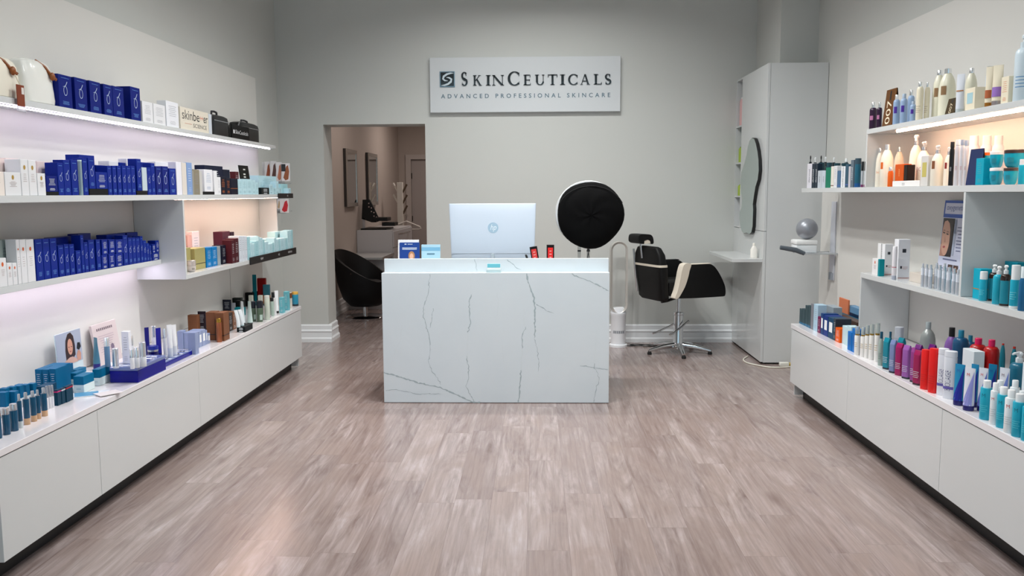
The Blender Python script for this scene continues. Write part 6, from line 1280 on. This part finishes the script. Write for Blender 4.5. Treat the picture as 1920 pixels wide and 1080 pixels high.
# ---- counter
def CR5(desc, x0, x1, yt, yb, dep, col, art=None, X=1.915, **k): return C(R5, desc, x0, x1, yt, col, art, dep=dep, back=X-R5.X, **k)
for a, b, t in ((1498.5, 1503, 579), (1503.3, 1508.5, 579), (1509, 1514, 573), (1514.4, 1519, 573)): CR5('dark grey carton with teal foot', a, b, t, 0, .06, (54, 74, 80), 'split:30,110,150:.12')
CR5('slim grey carton', 1519.3, 1524, 570, 0, .06, (120, 122, 130), None); CR5('pale blue carton with lilac foot', 1524.4, 1532, 571, 0, .06, (168, 196, 214), 'lines:g'); CR5('maroon carton with white print', 1532.4, 1537.5, 594, 0, .06, (120, 40, 84), 'lines:w')
for a, b in ((1533, 1545), (1545.5, 1561)): CR5('silver grey carton in the second row', a, b, 574, 0, .06, (150, 160, 168), None, X=2.02)
for a, b, t, cc in ((1538, 1543, 588, (22, 66, 120)), (1543.4, 1551.5, 592, (18, 60, 130)), (1552, 1562, 596, (16, 72, 104))): CR5('blue carton with white panel', a, b, t, 0, .10, cc, 'panel:w')
CR5('white-edged dark carton', 1562.4, 1566.5, 598, 0, .10, (46, 56, 66), 'lines:w'); CR5('broad brown picture carton', 1567, 1604, 599, 0, .06, (78, 60, 52), 'lines:o', X=2.06); CR5('broad teal carton lying under the others', 1552, 1600, 592, 0, .06, (20, 100, 124), None, X=2.13)
CR5('orange card leaning on the panel', 1571, 1588, 560, 0, .012, (226, 142, 110), None, X=2.20, name='card', cat='card'); CR5('blue picture carton on the right end of the back row', 1584, 1607, 576, 0, .05, (120, 158, 190), 'band:20,40,70:.2:.7', X=2.2)
CR5('orange carton with white brush print', 1567.5, 1576, 616, 0, .05, (240, 112, 22), 'lines:w'); 
for a, b in ((1576.8, 1585.5), (1586, 1594)): CR5('pale aqua carton', a, b, 611, 0, .05, (186, 212, 218), 'lines:w', X=1.93)
for a, b, t in ((1588.5, 1596, 622), (1596.5, 1605.5, 617)): CR5('bright blue carton', a, b, t, 0, .04, (48, 124, 200), 'panel:b', X=1.885)
for a, b, t, bt, bk in ((1601, 1611.5, 612, 666, 0), (1612, 1622.5, 613, 669.5, 0), (1620, 1629.5, 610, 672, 0), (1628, 1638, 608, 675, 0), (1638, 1648.5, 606, 679, 0)):
    p, r_, h_ = spot(R5, a, b, t, bt); o = empty('spray_bottle', p, face_cam(R5, p, .6))
    MB().lathe([(r_*.95, 0), (r_, .003), (r_, h_*.66), (r_*.9, h_*.69)], 20).build('body', M((232, 230, 226), .3, name='bottle_body'), o); MB().lathe([(r_*.82, h_*.692), (r_*.82, h_*.74)], 18).build('gold_collar', M((196, 160, 90), .25, .85, name='gold'), o)
    MB().lathe([(r_*.86, h_*.741), (r_*.86, h_*.97), (r_*.8, h_)], 18).build('clear_cap', M((222, 230, 226), .1, name='clear_cap', trans=.7), o); m = MB(); [m.patch(r_*1.008, h_*(.42-.06*i), h_*(.435-.06*i), -.7, .5) for i in range(3)]; flatbuild(m, 'label_print', M((186, 160, 110), .5, name='print'), o)
    reg(o, 'clear-capped white spray bottle', R5, (a+b)/2, 'bottle')
SQ = dict(e=5, asp=.8, sh='chisel', cap_h=.04, cap=None, turn=.35)
def sq(desc, a, b, t, bt, col, foot, pc=(200, 210, 220), **k): 
    q = dict(SQ); q.update(k); return Bt(R5, desc, a, b, t, bt, col=col, base=foot, base_h=.05, printc=pc, rough=.25, **q)
Bt(R5, 'slim grey green bottle with teal nozzle', 1645.5, 1655.5, 622, 686, col=(150, 166, 160), cap=(14, 84, 110), cap_h=.2, cap_r=.55, sh='slope', printc=(90, 110, 104))
Bt(R5, 'turquoise squared bottle with pointed nozzle behind', 1663, 1672, 622, 676, col=(30, 110, 130), cap=(14, 84, 110), cap_h=.2, cap_r=.5, sh='slope')
FT = (22, 26, 44)
sq('turquoise squared bottle', 1655, 1669, 631, 693, (34, 148, 168), FT); sq('slate blue squared bottle', 1667, 1680.5, 635, 700, (116, 132, 176), FT); sq('magenta squared bottle', 1678, 1694, 641, 705, (168, 22, 104), (150, 20, 90)); sq('lilac squared bottle', 1691, 1707.5, 645, 711, (166, 110, 182), FT)
sq('rose purple squared bottle', 1706, 1716, 649, 717, (160, 80, 150), FT); sq('rose red squared bottle', 1711.5, 1729, 654, 723, (166, 50, 96), (50, 16, 36))
sq('turquoise chisel-topped bottle behind the magenta one', 1681.5, 1696, 631, 690, (34, 140, 158), FT); sq('purple chisel-topped bottle behind the rose red one', 1713, 1729, 644, 702, (120, 50, 128), FT); sq('purple chisel-topped bottle behind the red ones', 1738, 1754, 643, 712, (112, 40, 120), FT)
Bt(R5, 'tall grey bottle with silver square cap', 1675.5, 1691.5, 613, 682, col=(150, 156, 168), cap=(176, 180, 188), cap_h=.3, cap_r=.97, sh='flat', e=4, cap_e=4, asp=.9)
for a, b, t, bt in ((1724.5, 1742, 654, 731), (1739.5, 1759, 652, 738)): Bt(R5, 'bright red bottle', a, b, t, bt, col=(246, 18, 14), cap=None, cap_h=.02, sh='flat', e=3, asp=.75, printc=(196, 20, 20), turn=.4)
for a, b, t, bt in ((1755, 1775, 653, 742), (1767, 1791, 658, 749)): Bt(R5, 'white bottle with violet print', a, b, t, bt, col=(222, 224, 232), cap=(226, 228, 236), cap_h=.12, cap_r=1.0, sh='flat', e=3, asp=.7, cap_e=3, word='BIOLAGE', wc=(90, 90, 130), wrot=PI/2, label=((120, 110, 190), .2, .26, 1.0), turn=.6)
Bt(R5, 'large grey bottle with rounded shoulders', 1722, 1752.5, 604, 683, back=0, col=(146, 150, 148), cap=(150, 158, 160), cap_h=.17, cap_r=.34, sh='dome', metal=.2)
Bt(R5, 'large purple bottle with black cap', 1767, 1795, 614, 700, col=(140, 104, 170), cap=(14, 14, 16), cap_h=.2, cap_r=.42, sh='dome')
for a, b, t, bt in ((1782, 1813, 619, 718), (1803, 1826, 629, 712)): Bt(R5, 'large blue bottle with blue cap', a, b, t, bt, col=(14, 84, 122), cap=(40, 130, 160), cap_h=.14, cap_r=.36, sh='round')
for a, b, t, bt in ((1813, 1846, 634, 732), (1836, 1867, 638, 745)): Bt(R5, 'large red bottle with pink pump cap', a, b, t, bt, col=(186, 14, 18), cap=(230, 60, 110), cap_h=.12, cap_r=.42, sh='round')
CR5('tapering white carton behind blue tubes', 1801, 1822, 656, 0, .05, (218, 226, 230), 'word:care:g' if False else None, X=2.03)
Bt(R5, 'slim teal bottle with red tip', 1865.5, 1877.5, 643, 746, col=(14, 120, 136), cap=(190, 60, 40), cap_h=.03, cap_r=.4, sh='dome'); Bt(R5, 'teal bottle with red tip behind the pump bottle', 1889, 1903, 650, 750, col=(14, 120, 136), cap=(190, 60, 40), cap_h=.04, cap_r=.4, sh='dome')
Bt(R5, 'large teal pump bottle', 1887, 1924, 660, 772, col=(14, 110, 136), cap=(232, 236, 238), cap_h=.18, cap_r=.4, pump=True, collar=(230, 234, 236), pang=-.4, turn=.8)
MO = dict(kind=tube, cat='tube', cap=(20, 26, 110), turn=.55)
for a, b, t, bt, cc, wg, wc_, d in ((1786.5, 1807, 683, 761, (20, 150, 196), (22, 34, 150), (40, 90, 160), 'turquoise tube with navy wedge'), (1804.5, 1826, 690, 771, (222, 222, 230), (150, 150, 216), (200, 70, 70), 'white tube with lilac wedge'),
        (1817, 1832, 683, 764, (20, 150, 196), (22, 34, 150), (40, 90, 160), 'turquoise tube with navy wedge'), (1830.5, 1849, 690, 772, (222, 222, 230), (96, 110, 190), (200, 70, 70), 'white tube with lilac wedge'), (1849, 1866, 683, 764, (16, 130, 170), (18, 30, 130), (30, 70, 140), 'turquoise tube with navy wedge'), (1869.5, 1889.5, 690, 776, (216, 218, 226), (110, 130, 200), (110, 80, 90), 'white tube with lilac wedge')):
    Bt(R5, d, a, b, t, bt, col=cc, wedge=wg, word='M', wc=wc_, **MO)
for a, b, t, bt, cc, d in ((1835, 1859.5, 713, 788, TQ, 'turquoise bottle with white cap'), (1854.5, 1872.5, 718, 797, (232, 236, 238), 'white bottle with white cap'), (1865.5, 1889.5, 725, 803, TQ, 'turquoise bottle with white cap'), (1881, 1904.5, 731, 813, (232, 236, 238), 'white bottle with white cap'), (1894.5, 1920, 738, 820, TQ, 'turquoise bottle with white cap'), (1913, 1936, 748, 828, TQ, 'turquoise bottle with white cap'),
        (1862, 1882, 713, 782, (232, 236, 238), 'white-capped bottle in the second row'), (1889, 1909, 713, 785, (232, 236, 238), 'white-capped bottle in the second row'), (1903, 1923, 733, 806, (232, 236, 238), 'white-capped bottle in the second row')):
    wd = cc[0] > 200; Bt(R5, d, a, b, t, bt, col=cc, cap=(240, 241, 242), cap_h=.19, cap_r=.62, sh='flat', word='M', wc=(200, 60, 60) if wd else (10, 110, 130), printc=(190, 196, 200) if wd else (90, 200, 214), turn=.55)
CR5('white carton with a red letter at the right edge', 1911, 1934, 683, 0, .06, (222, 228, 232), None, X=2.0)
# ease apart neighbours that touch
bpy.context.view_layer.update()
def box_of(o):
    P = []
    for q in [o]+list(o.children_recursive):
        if q.type == 'MESH': P += [q.matrix_world @ Vector(c) for c in q.bound_box]
    b = [[min(p[i] for p in P), max(p[i] for p in P)] for i in range(3)]
    if o.type == 'EMPTY':
        for i in (0, 1):
            m_ = .06*(b[i][1]-b[i][0]); b[i][0] += m_; b[i][1] -= m_
    return b
movers = [it[0] for it in ITEMS]; still = [o for o in COL.objects if o.parent is None and o.name.startswith(('shelf_divider', 'tote_bag', 'vanity_bag'))]
BX = {o: box_of(o) for o in movers+still}
for it_ in range(10):
    moved = 0
    for i, a in enumerate(movers):
        A = BX[a]
        for b in movers[i+1:]+still:
            B = BX[b]
            if (A[0][0] > 0) != (B[0][0] > 0): continue
            pen = [min(A[k][1], B[k][1])-max(A[k][0], B[k][0]) for k in range(3)]
            if pen[0] <= .0006 or pen[1] <= .0006 or pen[2] <= .004: continue
            k = 0 if pen[0] < pen[1] else 1
            if pen[k] > .05: continue
            s_ = 1 if (A[k][0]+A[k][1]) < (B[k][0]+B[k][1]) else -1; d_ = pen[k]+.0006
            wa, wb = (.5, .5) if b in movers else (1, 0)
            if k == 0 and wb:                       # move the one behind towards the wall
                back_is_b = (s_ > 0) == (A[0][0] > 0); wa, wb = (0, 1) if back_is_b else (1, 0)
                bk = b if back_is_b else a; lim = (RP-.002-BX[bk][0][1]) if A[0][0] > 0 else (BX[bk][0][0]-LP-.002)
                if lim < d_: wa, wb = wb, wa
            a.location[k] -= s_*d_*wa; b.location[k] += s_*d_*wb
            for q, w_ in ((A, -wa), (B, wb)):
                q[k][0] += s_*d_*w_; q[k][1] += s_*d_*w_
            moved += 1
    if not moved: break
bpy.context.view_layer.update()
# keep every item clear of the backing panels
bpy.context.view_layer.update()
def world_x(o):
    xs = []
    for q in [o]+list(o.children_recursive):
        if q.type == 'MESH': xs += [(q.matrix_world @ Vector(c)).x for c in q.bound_box]
    return min(xs), max(xs)
for it in ITEMS:
    lo_, hi_ = world_x(it[0])
    if lo_ < LP+.001 and lo_ > LP-.2 and hi_ < 0: it[0].location.x += LP+.001-lo_
    if hi_ > RP-.001 and lo_ > 0: it[0].location.x -= hi_-RP+.001
ORD = ['', 'first', 'second', 'third', 'fourth', 'fifth', 'sixth', 'seventh', 'eighth', 'ninth', 'tenth', 'eleventh', 'twelfth', 'thirteenth', 'fourteenth', 'fifteenth', 'sixteenth', 'seventeenth', 'eighteenth', 'nineteenth', 'twentieth']
fam = {}
for it in ITEMS: fam.setdefault((it[1], it[2]), []).append(it)
for (desc, row), L in fam.items():
    L.sort(key=lambda t: t[3])
    for i, (o, d, rw, px, cat, pl) in enumerate(L):
        if len(L) == 1: lab = d+' on '+rw
        elif i == 0: lab = 'leftmost '+d+' on '+rw
        elif i == len(L)-1: lab = 'rightmost '+d+' on '+rw
        else: lab = d+', '+ORD[i+1]+' from the left, on '+rw
        ws = lab.replace('-', ' ').split()
        if len(ws) > 16: print('LONG LABEL', len(ws), lab)
        o['label'] = lab; o['category'] = cat
        if len(L) > 1: o['group'] = (pl or d)+' on '+rw
print('things in rows', len(ITEMS))
